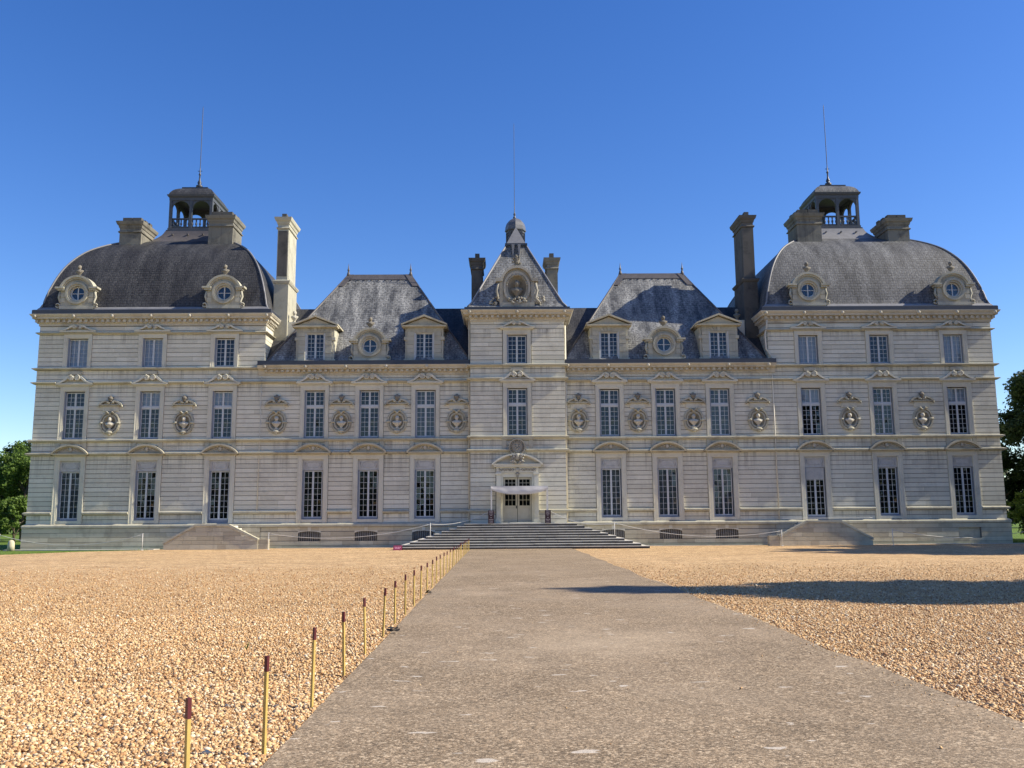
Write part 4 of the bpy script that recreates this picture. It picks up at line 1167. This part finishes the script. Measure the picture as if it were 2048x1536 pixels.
# ------------------------------------------------------------------ entrance steps and side stairs
ES = empty('entrance_steps', (0, YF, 0), label='broad dark stone steps rising on three sides to the main door', cat='steps')
hw0 = 3.45; yl = -2.05; rise = .1445
for k in range(10):                       # k = 0 top
    z1 = 1.445 - k * rise; w = hw0 + k * .435; y0 = yl - k * .36
    mb = MB(); rb_ = MB(); x = -w
    nose = .012
    # each tread is a course of long slabs with a worn nosing
    random.seed(40 + k)
    while x < w - .01:
        L = random.uniform(1.1, 2.2); L = w - x if w - x - L < .7 else L
        dz = random.uniform(-.006, .006)
        mb.box(x, x + L - .006, y0 - nose, -.60 if k == 0 else yl - (k - 1) * .36 + .02, z1 - .033 + dz, z1 + dz)
        rb_.box(x + .003, x + L - .006, y0 + .002, y0 + .36, z1 - rise + .002, z1 - .035 + dz); x += L
    # side returns
    for sg in (-1, 1):
        a, b = sorted((sg * (w - .46), sg * w))
        if k: mb.box(a, b, y0 + .38, -.16, z1 - rise, z1 - .002)
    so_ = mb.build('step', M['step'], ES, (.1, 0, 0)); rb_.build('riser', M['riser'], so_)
MB().box(-hw0 + .1, hw0 - .1, yl + .3, -.62, .0, 1.38).build('core', M['step'], ES, (.1, 0, 0))
MB().box(-.55, 1.35, -1.35, -.66, 1.455, 1.53).box(-1.5, -.55, -1.2, -.66, 1.455, 1.50).build('threshold', M['trim'], ES)

def side_stair(sx, label):
    S = empty('side_staircase', (sx * 18.66, YF - .2, 0), label=label, cat='staircase', group='side staircases below the garden doors')
    yF = -1.95
    def flip(mb): return mb if sx < 0 else mb.mirrored()
    # front parapet: coursed trapezoid
    mb = MB(); random.seed(9)
    xl0, xl1, xr1, xr0 = -2.92, -1.05, 1.02, 2.78; zt = 1.46
    prof = lambda x: .44 + (zt - .44) * max(0, min(1, (x - xl0) / (xl1 - xl0))) if x < xl1 else (zt if x <= xr1 else .62 + (zt - .62) * max(0, (xr0 - x) / (xr0 - xr1)))
    z = 0
    while z < zt - .05:
        h = .30 if z == 0 else .255; t = min(z + h, zt)
        xa = xl0 + (xl1 - xl0) * max(0, (z - .44) / (zt - .44)); xb = xr0 - (xr0 - xr1) * max(0, (z - .62) / (zt - .62))
        xa2 = xl0 + (xl1 - xl0) * max(0, (t - .44) / (zt - .44)); xb2 = xr0 - (xr0 - xr1) * max(0, (t - .62) / (zt - .62))
        x = xa; 
        cuts = [xa]
        while cuts[-1] < xb - 1.2: cuts.append(cuts[-1] + random.uniform(.5, 1.2))
        cuts.append(xb)
        for i, (p, q) in enumerate(zip(cuts, cuts[1:])):
            P = xa2 if i == 0 else p; Q = xb2 if i == len(cuts) - 2 else q
            P, Q = max(P, xa2), min(Q, xb2)
            if Q - P < .02: continue
            mb.prism([(p + .004, z + .006), (q - .004, z + .006), (Q - .004, t - .006), (P + .004, t - .006)], yF, yF + .3)
        z = t
    mb.box(xr0 + .004, xr0 + .62, yF + .04, yF + .4, 0, .30).box(xr0 + .004, xr0 + .62, yF + .04, yF + .4, .31, .60)
    flip(mb).build('parapet', M['plinth'], S)
    cop = MB()
    cop.strip([(xl0 - .03, .34), (xl1, zt - .09)], [(xl0 - .03, .46), (xl1, zt + .06)], yF - .05, yF + .34)
    cop.strip([(xr1, zt - .09), (xr0 + .02, .50)], [(xr1, zt + .06), (xr0 + .02, .64)], yF - .05, yF + .34)
    cop.strip([(xl1 + .003, zt - .06), (xr1 - .003, zt - .06)], [(xl1 + .003, zt + .06), (xr1 - .003, zt + .06)], yF - .05, yF + .34)
    flip(cop).build('coping', M['string'], S)
    st = MB(); st.box(-1.0, 1.0, yF + .35, .05, 0, 1.42)
    for k in range(8):
        for sg in (-1, 1):
            a, b = sorted((sg * (1.0 + k * .23), sg * (1.23 + k * .23))); st.box(a, b, yF + .35, .05, 0, 1.42 - (k + 1) * .155)
    flip(st).build('stair_flight', M['step'], S)
side_stair(-1, 'stone double side stair with sunlit sloping coping, left of the entrance steps')
side_stair(1, 'stone double side stair in deep shade, right of the entrance steps')

# ------------------------------------------------------------------ canopy, boards
CA = empty('canopy', (0.04, YF - 2.0, 1.45), label='white canvas canopy on thin posts over the main door', cat='canopy')
for x in (-1.73, 1.73):
    for y in (0, 1.15):
        MB().box(x - .035, x + .035, y - .035, y + .035, 0, 2.22 if y == 0 else 2.2).build('post', M['white'], CA)
MB().box(-1.765, 1.765, -.03, .03, 2.22, 2.27).box(-1.765, -1.70, .03, 1.18, 2.21, 2.26).box(1.70, 1.765, .03, 1.18, 2.21, 2.26).box(-1.70, 1.70, 1.12, 1.18, 2.2, 2.25).build('frame', M['white'], CA)
def cloth(fn, nx, ny):
    v = [fn(i / nx, j / ny) for j in range(ny + 1) for i in range(nx + 1)]
    f = [(j * (nx + 1) + i, j * (nx + 1) + i + 1, (j + 1) * (nx + 1) + i + 1, (j + 1) * (nx + 1) + i) for j in range(ny) for i in range(nx)]
    return MB().add(v, f, smooth=True)
def val(u, t):
    x = -1.74 + 3.48 * u; q = abs(2 * u - 1); drop = .50 - .30 * q ** 3.0
    return (x, -.045 - .10 * t * math.sin(t * PI) * .6 + .012 * math.sin(u * 13 + 2 * t) * t + .008 * math.sin(u * 29 + 1 - 3 * t) * t + .02 * math.sin(u * 7) * math.sin(t * 3), 2.275 - drop * t)
cloth(val, 60, 8).build('valance', M['canvas'], CA)
def top(u, t):
    x = -1.72 + 3.44 * u; q = 1 - abs(2 * u - 1) ** 2.5
    return (x, -.03 + 1.2 * t, 2.278 - .38 * math.sin(PI * min(1, t * 1.15)) * (.35 + .65 * q) * .9)
cloth(top, 40, 14).build('awning_cloth', M['canvas'], CA)
def info_board(x, label):
    B = empty('notice_board', (x, YF - 2.0 - .09, 1.45), label=label, cat='notice board', group='notice boards at the canopy')
    MB().box(-.18, .18, -.02, .02, 0, .80).build('board', M['maroon'], B)
    ink = MB(); random.seed(int(abs(x) * 100))
    for z, w, h in ((.745, .24, .028), (.66, .20, .026), (.575, .22, .026), (.50, .13, .026), (.36, .09, .03), (.24, .28, .03), (.15, .20, .028), (.06, .20, .024)):
        p = -w / 2
        while p < w / 2 - .012:
            L = random.uniform(.018, .045); L = min(L, w / 2 - p); ink.box(p, p + L, -.023, -.021, z - h / 2, z + h / 2); p += L + random.choice((.007, .007, .018))
    ink.build('lettering', M['ink'], B)
    MB().box(-.14, .14, .02, .25, 0, .03).build('foot', M['maroon'], B)
info_board(-1.70, 'dark maroon notice board at the left front post of the canopy')
info_board(1.77, 'dark maroon notice board at the right front post of the canopy')

# ------------------------------------------------------------------ ground
def flat(name, poly, z, mat, thick=None, **kw):
    mb = MB()
    if thick: mb.add([(x, y, z) for x, y in poly] + [(x, y, z - thick) for x, y in poly], [tuple(range(len(poly)))] + [(i, (i + 1) % len(poly), (i + 1) % len(poly) + len(poly), i + len(poly)) for i in range(len(poly))])
    else: mb.add([(x, y, z) for x, y in poly], [tuple(range(len(poly)))])
    return tag(mb.build(name, mat), kind='structure')
flat('ground', [(-900, -600), (900, -600), (900, 1200), (-900, 1200)], -.03, M['lawn'])
gv = [(-70, -40), (70, -40), (70, 40), (40, 50), (31.8, 57.2), (29, YF - .3), (-22, YF - .3), (-22.6, 55.6), (-25.4, 53.6), (-27.3, 49.2), (-32, 45), (-70, 40)]
flat('gravel_court', gv, 0, M['gravel'])
random.seed(2)
le = []; re_ = []
for i in range(60):
    y = -6 + 60.2 * i / 59; t = max(0, min(1, (y - 5) / 45))
    le.append((-2.41 - .42 * t + random.uniform(-.015, .015), y)); re_.append((3.20 - .18 * t + random.uniform(-.06, .05) + .05 * math.sin(y * .9), y))
flat('path', re_ + le[::-1], .022, M['path'], .05)
flat('kerb_strip', [(-31.9, 57.05), (-22.4, 56.5), (-22.4, 57.5), (-31.9, 57.75)], .03, M['kerb'], .06)
flat('kerb_strip', [(-15.2, 57.45), (-6.6, 57.45), (-6.6, 57.75), (-15.2, 57.75)], .03, M['kerb'], .06)
flat('kerb_strip', [(7.2, 57.45), (15.3, 57.45), (15.3, 57.75), (7.2, 57.75)], .03, M['kerb'], .06)
flat('kerb_strip', [(22, 57.3), (31.9, 57.3), (31.9, 57.7), (22, 57.7)], .03, M['kerb'], .06)

# loose stones near the viewer (uncountable)
def mesh_np(name, V, F, mat, smooth=False):
    me = bpy.data.meshes.new(name); nv, nf = len(V), len(F); k = F.shape[1]
    me.vertices.add(nv); me.vertices.foreach_set('co', V.astype(np.float32).ravel())
    me.loops.add(nf * k); me.loops.foreach_set('vertex_index', F.astype(np.int32).ravel())
    me.polygons.add(nf); me.polygons.foreach_set('loop_start', np.arange(0, nf * k, k, dtype=np.int32))
    me.polygons.foreach_set('loop_total', np.full(nf, k, dtype=np.int32))
    if smooth: me.polygons.foreach_set('use_smooth', np.ones(nf, dtype=bool))
    me.update(calc_edges=True); me.validate(); me.materials.append(mat)
    o = bpy.data.objects.new(name, me); COL.objects.link(o); return o
ph = (1 + 5 ** .5) / 2
ICO = np.array([(-1, ph, 0), (1, ph, 0), (-1, -ph, 0), (1, -ph, 0), (0, -1, ph), (0, 1, ph), (0, -1, -ph), (0, 1, -ph), (ph, 0, -1), (ph, 0, 1), (-ph, 0, -1), (-ph, 0, 1)]) / math.hypot(1, ph)
ICF = np.array([(0, 11, 5), (0, 5, 1), (0, 1, 7), (0, 7, 10), (0, 10, 11), (1, 5, 9), (5, 11, 4), (11, 10, 2), (10, 7, 6), (7, 1, 8), (3, 9, 4), (3, 4, 2), (3, 2, 6), (3, 6, 8), (3, 8, 9), (4, 9, 5), (2, 4, 11), (6, 2, 10), (8, 6, 7), (9, 8, 1)])
OCT = np.array([(1, 0, 0), (-1, 0, 0), (0, 1, 0), (0, -1, 0), (0, 0, 1), (0, 0, -1)], float)
OCF = np.array([(0, 2, 4), (2, 1, 4), (1, 3, 4), (3, 0, 4), (2, 0, 5), (1, 2, 5), (3, 1, 5), (0, 3, 5)])
def pebbles(zones, SH, SF, med):
    edge = lambda y: -2.41 - .42 * np.clip((y - 5) / 45, 0, 1)
    redge = lambda y: 3.20 - .18 * np.clip((y - 5) / 45, 0, 1)
    near = lambda x, y: RNG.random(len(x)) < np.clip((y * .60 + 4.6 - np.abs(x + .8)) / 4.0, 0, 1)   # the raked-up loose stones thin out sideways
    pts = []
    for n, xa, xb, ya, yb, side, fade in zones:
        x = RNG.uniform(xa, xb, n); y = RNG.uniform(ya, yb, n)
        k = near(x, y) & ((x < edge(y) - .01) if side < 0 else (x > redge(y) - .03) if side > 0 else (x > -9))
        if fade: k &= RNG.random(n) < np.clip((fade - y) / (fade - ya), 0, 1) ** 1.4
        pts.append(np.stack([x[k], y[k]], 1))
    P = np.concatenate(pts); n = len(P); nv = len(SH)
    r = RNG.lognormal(math.log(med), .40, n).clip(.0045, .027)
    sx = r * RNG.uniform(.9, 1.4, n); sy = r * RNG.uniform(.8, 1.1, n); sz = r * RNG.uniform(.5, .9, n)
    a = RNG.uniform(0, 2 * PI, n); tx = RNG.normal(0, .45, n)
    B = SH[None] * (1 + RNG.normal(0, .20, (n, nv, 1))) + RNG.normal(0, .11, (n, nv, 3))
    B = B * np.stack([sx, sy, sz], 1)[:, None, :]
    c, s_ = np.cos(tx), np.sin(tx); y_ = B[..., 1] * c[:, None] - B[..., 2] * s_[:, None]; z_ = B[..., 1] * s_[:, None] + B[..., 2] * c[:, None]
    ca_, sa = np.cos(a), np.sin(a); X = B[..., 0] * ca_[:, None] - y_ * sa[:, None]; Y = B[..., 0] * sa[:, None] + y_ * ca_[:, None]
    onp = (P[:, 0] > edge(P[:, 1])) & (P[:, 0] < redge(P[:, 1]) - .1)
    base = np.where(onp, .022, RNG.uniform(-.002, .012, n))
    B_ = onp[:, None]; X = np.where(B_, X * .55, X); Y = np.where(B_, Y * .55, Y); z_ = np.where(B_, z_ * .55, z_)
    V = np.stack([X + P[:, 0:1], Y + P[:, 1:2], z_ + (base + sz * .45)[:, None]], 2).reshape(-1, 3)
    F = (SF[None] + (np.arange(n) * nv)[:, None, None]).reshape(-1, 3)
    return tag(mesh_np('gravel_stones', V, F, M['pebble']), kind='stuff')
pebbles([(190000, -10, -2.38, 3.6, 9.5, -1, 0), (120000, 3.15, 9.5, 5.5, 11, 1, 0), (70, -2.3, 3.1, 5, 22, 0, 0)], ICO, ICF, .0088)
pebbles([(135000, -14, -2.4, 9.5, 16, -1, 0), (120000, 3.1, 13.5, 11, 17, 1, 0), (250000, -24, -2.6, 16, 36, -1, 36), (190000, 3, 23, 17, 36, 1, 36), (700, 2.85, 3.25, 6, 26, 0, 0)], OCT, OCF, .0108)

# ------------------------------------------------------------------ stakes along the path
ORD = 'first second third fourth fifth sixth seventh eighth ninth tenth eleventh twelfth thirteenth fourteenth fifteenth sixteenth seventeenth eighteenth nineteenth twentieth twenty-first twenty-second twenty-third twenty-fourth twenty-fifth twenty-sixth twenty-seventh twenty-eighth twenty-ninth thirtieth'.split()
def make_stake():
    S = empty('stake', (0, 0, 0), label='yellow', cat='stake', group='yellow stakes along the left edge of the path')
    MB().box(-.0125, .0125, -.010, .010, -.05, .575).build('shaft', M['stake'], S)
    MB().box(-.0137, .0137, -.0112, .0112, .575, .68).build('painted_tip', M['tip'], S)
    return S
st0 = make_stake()
ys = [5.0 + 1.6 * k for k in range(29)]
random.seed(12)
def copy_stake(y, i):
    o = st0 if i == 0 else copy_tree(st0)
    o.location = (-2.49 - .0072 * (y - 5) + random.uniform(-.012, .012), y, random.uniform(-.015, .015))
    o.rotation_euler = (random.uniform(-.02, .03), random.uniform(-.02, .035), math.radians(-30 + random.uniform(-12, 12)))
    o['label'] = 'yellow wooden stake with maroon tip, %s from the viewer along the path edge' % ORD[i]
    return o
for i, y in enumerate(ys): copy_stake(y, i)

# ------------------------------------------------------------------ rope posts and ropes
def post(loc, h, label):
    P = empty('rope_post', loc, label=label, cat='post', group='thin white rope posts round the court')
    MB().tube([(0, 0, -.02), (0, 0, h)], .02, 8).build('pole', M['white'], P)
    MB().blob((0, 0, h), (.032, .032, .03)).build('knob', M['white'], P)
    MB().lathe([(.09, 0), (.085, .015), (.03, .025)], n=12).build('base_plate', M['white'], P)
    return Vector(loc) + Vector((0, 0, h - .04))
def rope(a, b, sag, label):
    pts = [tuple(a.lerp(b, i / 24) - Vector((0, 0, sag * 4 * (i / 24) * (1 - i / 24)))) for i in range(25)]
    tag(MB().tube(pts, .016, 6).build('rope', M['rope']), label, 'rope', 'white ropes slung between the posts')
pA = post((-31.9, 56.6, 0), .98, 'white rope post by the stone bollard at the left corner of the chateau')
pB = post((-22.75, 55.6, .0), .98, 'white rope post just left of the sunlit side stair')
pC = post((-15.15, 55.6, 0), .98, 'white rope post just right of the sunlit side stair')
pD = post((-5.35, 55.2, .57), .92, 'white rope post standing on the left end of the entrance steps')
pE = post((5.75, 55.2, .57), .92, 'white rope post standing on the right end of the entrance steps')
pF = post((15.95, 55.6, 0), .95, 'white rope post just left of the shaded side stair')
pG = post((22.7, 55.6, 0), .98, 'white rope post just right of the shaded side stair')
pH = post((34.2, 60.0, 0), .95, 'white rope post on the grass past the right corner of the chateau')
pI = post((-36.5, 61.5, 0), .98, 'white rope post on the lawn behind the left corner of the chateau')
rope(pA, pB, .62, 'white rope sagging below the left pavilion windows, left of the side stair')
rope(pC, pD, .52, 'long white rope sagging from the sunlit side stair up to the entrance steps')
rope(pD, Vector((-1.72, YF - 1.0, 2.25)), .30, 'short white rope from the left steps post to the canopy')
rope(Vector((1.8, YF - 1.9, 2.25)), pE, .38, 'short white rope from the canopy to the right steps post')
rope(pE, pF, .55, 'long white rope sagging from the entrance steps to the shaded side stair')
rope(pG, pH, .55, 'white rope in shade below the right pavilion windows')
rope(pA, pI, .35, 'white rope running back over the lawn from the bollard')
rope(Vector((16.55, YF - .25, 1.66)), Vector((22.4, YF - .25, 1.66)), .004, 'taut pale cord along the wall above the shaded side stair')

bl = MB().lathe([(.21, 0), (.20, .3), (.185, .48), (.15, .58), (.08, .63), (.02, .645)], n=14)
tag(bl.build('stone_bollard', M['plinth'], None, (-31.25, 56.75, 0)), 'short rounded stone bollard on the grass at the left corner', 'bollard')

# wine-red easel sign on the gravel
SG = empty('easel_sign', (-6.95, 52.3, 0), label='small wine-red folding sign lying low on the gravel by the lowest step', cat='sign')
def slab(y0, y1): 
    return MB().add([(-.25, y0, 0), (.25, y0, 0), (.25, y1, .27), (-.25, y1, .27), (-.25, y0 + .02, 0), (.25, y0 + .02, 0), (.25, y1 + .02, .27), (-.25, y1 + .02, .27)], [(0, 1, 2, 3), (7, 6, 5, 4), (0, 4, 5, 1), (3, 2, 6, 7), (1, 5, 6, 2), (0, 3, 7, 4)])
slab(-.17, 0).build('front_panel', M['pink'], SG); slab(.20, .022).build('back_panel', M['maroon'], SG)
ltr = MB()
for a, b, t in ((-.18, -.10, .62), (-.085, -.02, .62), (-.0, .09, .62), (.105, .19, .62), (-.15, -.04, .40), (-.02, .12, .40)):
    yy = -.17 + .17 * t - .006; zz = .27 * t; ltr.add([(a, yy - .006, zz - .018), (b, yy - .006, zz - .018), (b, yy + .012, zz + .018), (a, yy + .012, zz + .018)], [(0, 1, 2, 3)])
ltr.build('lettering', M['ink_pink'], SG)

# dark crumpled leaves by the path edge
def dead_leaf(x, y, r, label):
    mb = MB(); random.seed(int(y * 10)); n = 9; v = [(0, 0, .05 * r / .1)]
    for i in range(n):
        a = 2 * PI * i / n; q = r * random.uniform(.5, 1.1); v.append((q * 1.3 * math.cos(a), q * math.sin(a), random.uniform(.01, .09) * r / .1))
    mb.add(v, [(0, 1 + i, 1 + (i + 1) % n) for i in range(n)])
    mb.add([(p[0] * .7, p[1] * .8, p[2] + .03) for p in v], [(0, 1 + i, 1 + (i + 1) % n) for i in range(n)])
    tag(mb.build('dead_leaf', M['litter'], None, (x, y, .022)), label, 'dead leaf')
dead_leaf(-2.43, 13.35, .085, 'dark crumpled dead leaf on the path edge between the nearer stakes')
dead_leaf(-2.50, 20.4, .09, 'dark flat dead leaf on the path edge farther off')

wd = MB(); random.seed(8)
for k in range(9):
    a = random.uniform(0, 6.28); L = random.uniform(.05, .11); dx, dy = .012 * math.cos(a + 1.57), .012 * math.sin(a + 1.57); q = L * .45
    wd.add([(-dx, -dy, 0), (dx, dy, 0), (q * math.cos(a), q * math.sin(a), L)], [(0, 1, 2)])
tag(wd.build('weed', M['blade'], None, (-4.12, 11.9, .005)), 'small green weed sprouting alone in the gravel left of the stakes', 'weed')

# ------------------------------------------------------------------ vegetation
def leaf_mesh(clumps, per, size, rng):
    """clumps: (x,y,z,r); leaves as small bent quads scattered through each clump"""
    V = []; F = []
    C = np.array(clumps); n = len(C) * per
    cen = np.repeat(C[:, :3], per, 0); rad = np.repeat(C[:, 3], per)
    d = rng.normal(size=(n, 3)); d /= np.linalg.norm(d, axis=1)[:, None]
    q = rng.random(n) ** .45
    p = cen + d * (rad * q)[:, None] * np.array([1, 1, .8])
    nrm = d * .6 + rng.normal(size=(n, 3)) * .6 + np.array([0, 0, .35]); nrm /= np.linalg.norm(nrm, axis=1)[:, None]
    t = np.cross(nrm, rng.normal(size=(n, 3))); t /= np.linalg.norm(t, axis=1)[:, None]; b = np.cross(nrm, t)
    L = size * rng.uniform(.6, 1.3, n)[:, None]; w = L * .55
    v0 = p - t * L; v1 = p - b * w + nrm * L * .12; v2 = p + t * L; v3 = p + b * w + nrm * L * .12
    V = np.stack([v0, v1, v2, v3], 1).reshape(-1, 3); F = np.arange(n * 4).reshape(-1, 4)
    return V, F
def tree(x, y, h, cr, label, seed, mat='leaf', size=.16, per=70, nclump=90, low=.18, group=None, name='tree', cone=False):
    rng = np.random.default_rng(seed); rnd = random.Random(seed)
    T = empty(name, (x, y, 0), label=label, cat='tree', group=group)
    tk = MB(); hz = h * .62
    pts = [(0, 0, -.1)] + [(rnd.uniform(-.15, .15) * k, rnd.uniform(-.15, .15) * k, hz * k / 4) for k in range(1, 5)]
    r0 = h * .022; tk.tube(pts, [r0 * 1.25, r0, r0 * .85, r0 * .65, r0 * .4], 9)
    lobes = []
    for k in range(9):
        a = rnd.uniform(0, 2 * PI); zz = h * rnd.uniform(max(low + .08, .25), .86); env = cr * (min(1, (1 - zz / h) * 1.5 + .1) if cone else math.sin(PI * min(1, max(.08, (zz / h - low + .12) / (1.12 - low)))) ** .6)
        e = (env * .62 * math.cos(a), env * .62 * math.sin(a), zz); s0 = (0, 0, max(h * .12, zz - h * .22))
        tk.tube([s0, (e[0] * .5, e[1] * .5, (s0[2] + zz) / 2 + .1), e], [r0 * .45, r0 * .28, r0 * .1], 6)
        lobes.append((e, env * rnd.uniform(.40, .58)))
    if cone:
        for k in range(7): lobes.append(((0, 0, h * (.94 - .10 * k)), cr * (.13 + .14 * k) * (1 if k < 6 else .8)))
    lobes.append(((0, 0, h * (.7 if cone else .84)), cr * .5)); lobes.append(((rnd.uniform(-.3, .3) * cr, 0, h * .7), cr * .6))
    tk.build('trunk', M['bark'], T)
    cl = []
    while len(cl) < nclump:
        (ex, ey, ez), lr = lobes[rnd.randrange(len(lobes))]
        v = rng.normal(size=3); v /= np.linalg.norm(v); q = rnd.random() ** .4
        p = np.array((ex, ey, ez)) + v * lr * q * np.array((1, 1, .85))
        if p[2] < h * low or p[2] > h: continue
        cl.append((p[0], p[1], p[2], cr * rnd.uniform(.10, .19)))
    V, F = leaf_mesh(cl, per, size, rng)
    o = mesh_np('crown', V, F, M[mat]); o.parent = T
    return T
GL = 'trees on the lawn left of the chateau'
tree(-47.0, 88, 9.6, 4.6, 'bushy green tree behind the left corner, nearest the chateau wall', 1, 'leaf', .135, 150, 150, .04, GL)
tree(-53.5, 86, 9.2, 5.0, 'broad sunlit green tree cut by the left edge of the picture', 2, 'leaf_lime', .135, 150, 150, .04, GL)
tree(-50.5, 97, 11.0, 5.2, 'taller dark tree standing behind the two sunlit trees at left', 3, 'leaf_deep', .15, 130, 150, .05, GL)
tree(-44.5, 82, 4.2, 2.4, 'low rounded bush at the foot of the trees left of the chateau', 4, 'leaf', .11, 130, 80, .0, GL, 'bush')
GR = 'trees right of the chateau'
tree(40.0, 67, 13.4, 5.2, 'tall dark tree rising just past the right corner of the chateau', 5, 'leaf_deep', .13, 170, 330, .02, GR)
tree(45.5, 64, 18.5, 6.0, 'taller dark tree at the right edge of the picture', 6, 'leaf_deep', .135, 170, 340, .02, GR)
tree(38.3, 72, 7.5, 3.4, 'dense dark shrub tree filling the gap beside the right corner', 7, 'leaf_deep', .13, 150, 140, .0, GR)
tree(35.4, 63.0, 4.1, 1.5, 'small sunlit green sapling against the dark trees at the right corner', 8, 'leaf_lime', .10, 90, 50, .25, GR, 'sapling')
# trees standing beside the court, out of the frame: they throw the shadows across it
GS = 'trees beside the court at right, shading the gravel'
tree(28.0, 19.4, 20.8, 5.4, 'tall slender tree beside the court throwing the long shadow across the path', 9, 'leaf_deep', .26, 80, 330, .16, GS, cone=True)
tree(41.5, 44.5, 21.0, 6.6, 'spreading tree beside the court shading the gravel before the right pavilion', 10, 'leaf_deep', .26, 80, 260, .06, GS)
tree(43.5, 51.2, 20.0, 5.6, 'tree beside the right pavilion shading the foot of its stair', 13, 'leaf_deep', .26, 80, 230, .06, GS)
tree(50.0, 35.0, 14.0, 5.5, 'added unseen round tree blocking sky light, beside the court at right', 14, 'leaf_deep', .28, 60, 150, .08, GS)  # added out of view to cut sky light on the right pavilion
tree(52.0, 58.0, 19.0, 6.5, 'added unseen big tree blocking sky light, level with the facade', 15, 'leaf_deep', .28, 60, 180, .06, GS)  # also added unseen, screens the right pavilion from the sky

# far wood round the park, seen at the horizon and mirrored in the window glass
def wood():
    rng = np.random.default_rng(77); cl = []
    for k in range(300):
        x = rng.uniform(-130, 130); y = -62 + rng.uniform(-8, 8); h = 11 + 5 * math.sin(x * .11) + rng.uniform(-2, 3)
        for j in range(4): cl.append((x + rng.uniform(-3, 3), y + rng.uniform(-3, 3), h * (j + .6) / 4, rng.uniform(2.2, 3.6)))
    for k in range(180):
        x = rng.uniform(-170, -60) if k % 2 else rng.uniform(62, 170); y = 150 + rng.uniform(-8, 8); h = 9 + rng.uniform(-2, 3)
        for j in range(3): cl.append((x, y + rng.uniform(-3, 3), h * (j + .6) / 3, rng.uniform(2.2, 3.4)))
    V, F = leaf_mesh(cl, 26, .75, rng)
    tag(mesh_np('woodland', V, F, M['leaf_deep']), kind='stuff')
wood()
# grass verge
def verge():
    rng = np.random.default_rng(5); n = 9000
    x = rng.uniform(-40, -22.6, n); y = rng.uniform(45.5, 57.0, n)
    ln = np.interp(x, [-40, -32, -27.3, -25.4, -22.6], [44.0, 45.2, 49.4, 53.8, 55.8]); k = (y > ln - rng.random(n) * .12) & (y < ln + 1.4); x, y = x[k], y[k]
    m = 2600; x = np.concatenate([x, rng.uniform(31.5, 39, m)]); y = np.concatenate([y, rng.uniform(58.2, 62, m)]); n = len(x)
    h = rng.uniform(.05, .13, n); h[-m:] *= 1.8; a = rng.uniform(0, PI, n); w = .012
    dx, dy = np.cos(a) * w, np.sin(a) * w; lx, ly = rng.normal(0, .03, n), rng.normal(0, .03, n); z = np.full(n, -.03)
    V = np.stack([np.stack([x - dx, y - dy, z], 1), np.stack([x + dx, y + dy, z], 1), np.stack([x + lx, y + ly, z + h], 1)], 1).reshape(-1, 3)
    tag(mesh_np('grass_verge', V, np.arange(n * 3).reshape(-1, 3), M['blade']), kind='stuff')
verge()

# ------------------------------------------------------------------ light, sky, camera
EL, GAM = math.radians(37.0), math.radians(3.7)
sd_ = Vector((math.cos(EL) * math.cos(GAM), -math.cos(EL) * math.sin(GAM), math.sin(EL)))
sun = bpy.data.lights.new('sun', 'SUN'); sun.energy = 5.0; sun.angle = math.radians(.53); sun.color = (1, .90, .72)
so = bpy.data.objects.new('sun', sun); COL.objects.link(so); so.rotation_euler = sd_.to_track_quat('Z', 'Y').to_euler(); so.location = (30, 20, 40)
w = bpy.data.worlds.new('World'); scene.world = w; w.use_nodes = True
nt = w.node_tree; bg = nt.nodes['Background']
sky = nt.nodes.new('ShaderNodeTexSky'); sky.sky_type = 'NISHITA'; sky.sun_disc = False
sky.sun_elevation = EL; sky.sun_rotation = PI / 2 + GAM; sky.altitude = 100; sky.air_density = 1.0; sky.dust_density = .3; sky.ozone_density = 3.0
hs = nt.nodes.new('ShaderNodeHueSaturation'); hs.inputs['Saturation'].default_value = 1.30; hs.inputs['Hue'].default_value = .515; hs.inputs['Value'].default_value = 1.16
nt.links.new(sky.outputs[0], hs.inputs['Color']); nt.links.new(hs.outputs[0], bg.inputs['Color']); bg.inputs['Strength'].default_value = .094

cam = bpy.data.cameras.new('camera'); co = bpy.data.objects.new('camera', cam); COL.objects.link(co)
cam.sensor_width = 36; cam.lens = 1810 / 2048 * 36; cam.clip_end = 3000; cam.clip_start = .1
pitch = math.atan((1042 - 768) / 1810); yaw = .008; roll = .0065
fw = Vector((math.sin(yaw) * math.cos(pitch), math.cos(yaw) * math.cos(pitch), math.sin(pitch))); rt = Vector((math.cos(yaw), -math.sin(yaw), 0)); up = rt.cross(fw)
r2 = rt * math.cos(roll) - up * math.sin(roll); u2 = rt * math.sin(roll) + up * math.cos(roll)
mt = Matrix((r2, u2, -fw)).transposed().to_4x4(); mt.translation = Vector((-.82, 0, 1.6)); co.matrix_world = mt
scene.camera = co
vs = scene.view_settings; vs.view_transform = 'Standard'; vs.look = 'None'; vs.gamma = 1; vs.exposure = .75; vs.use_curve_mapping = False
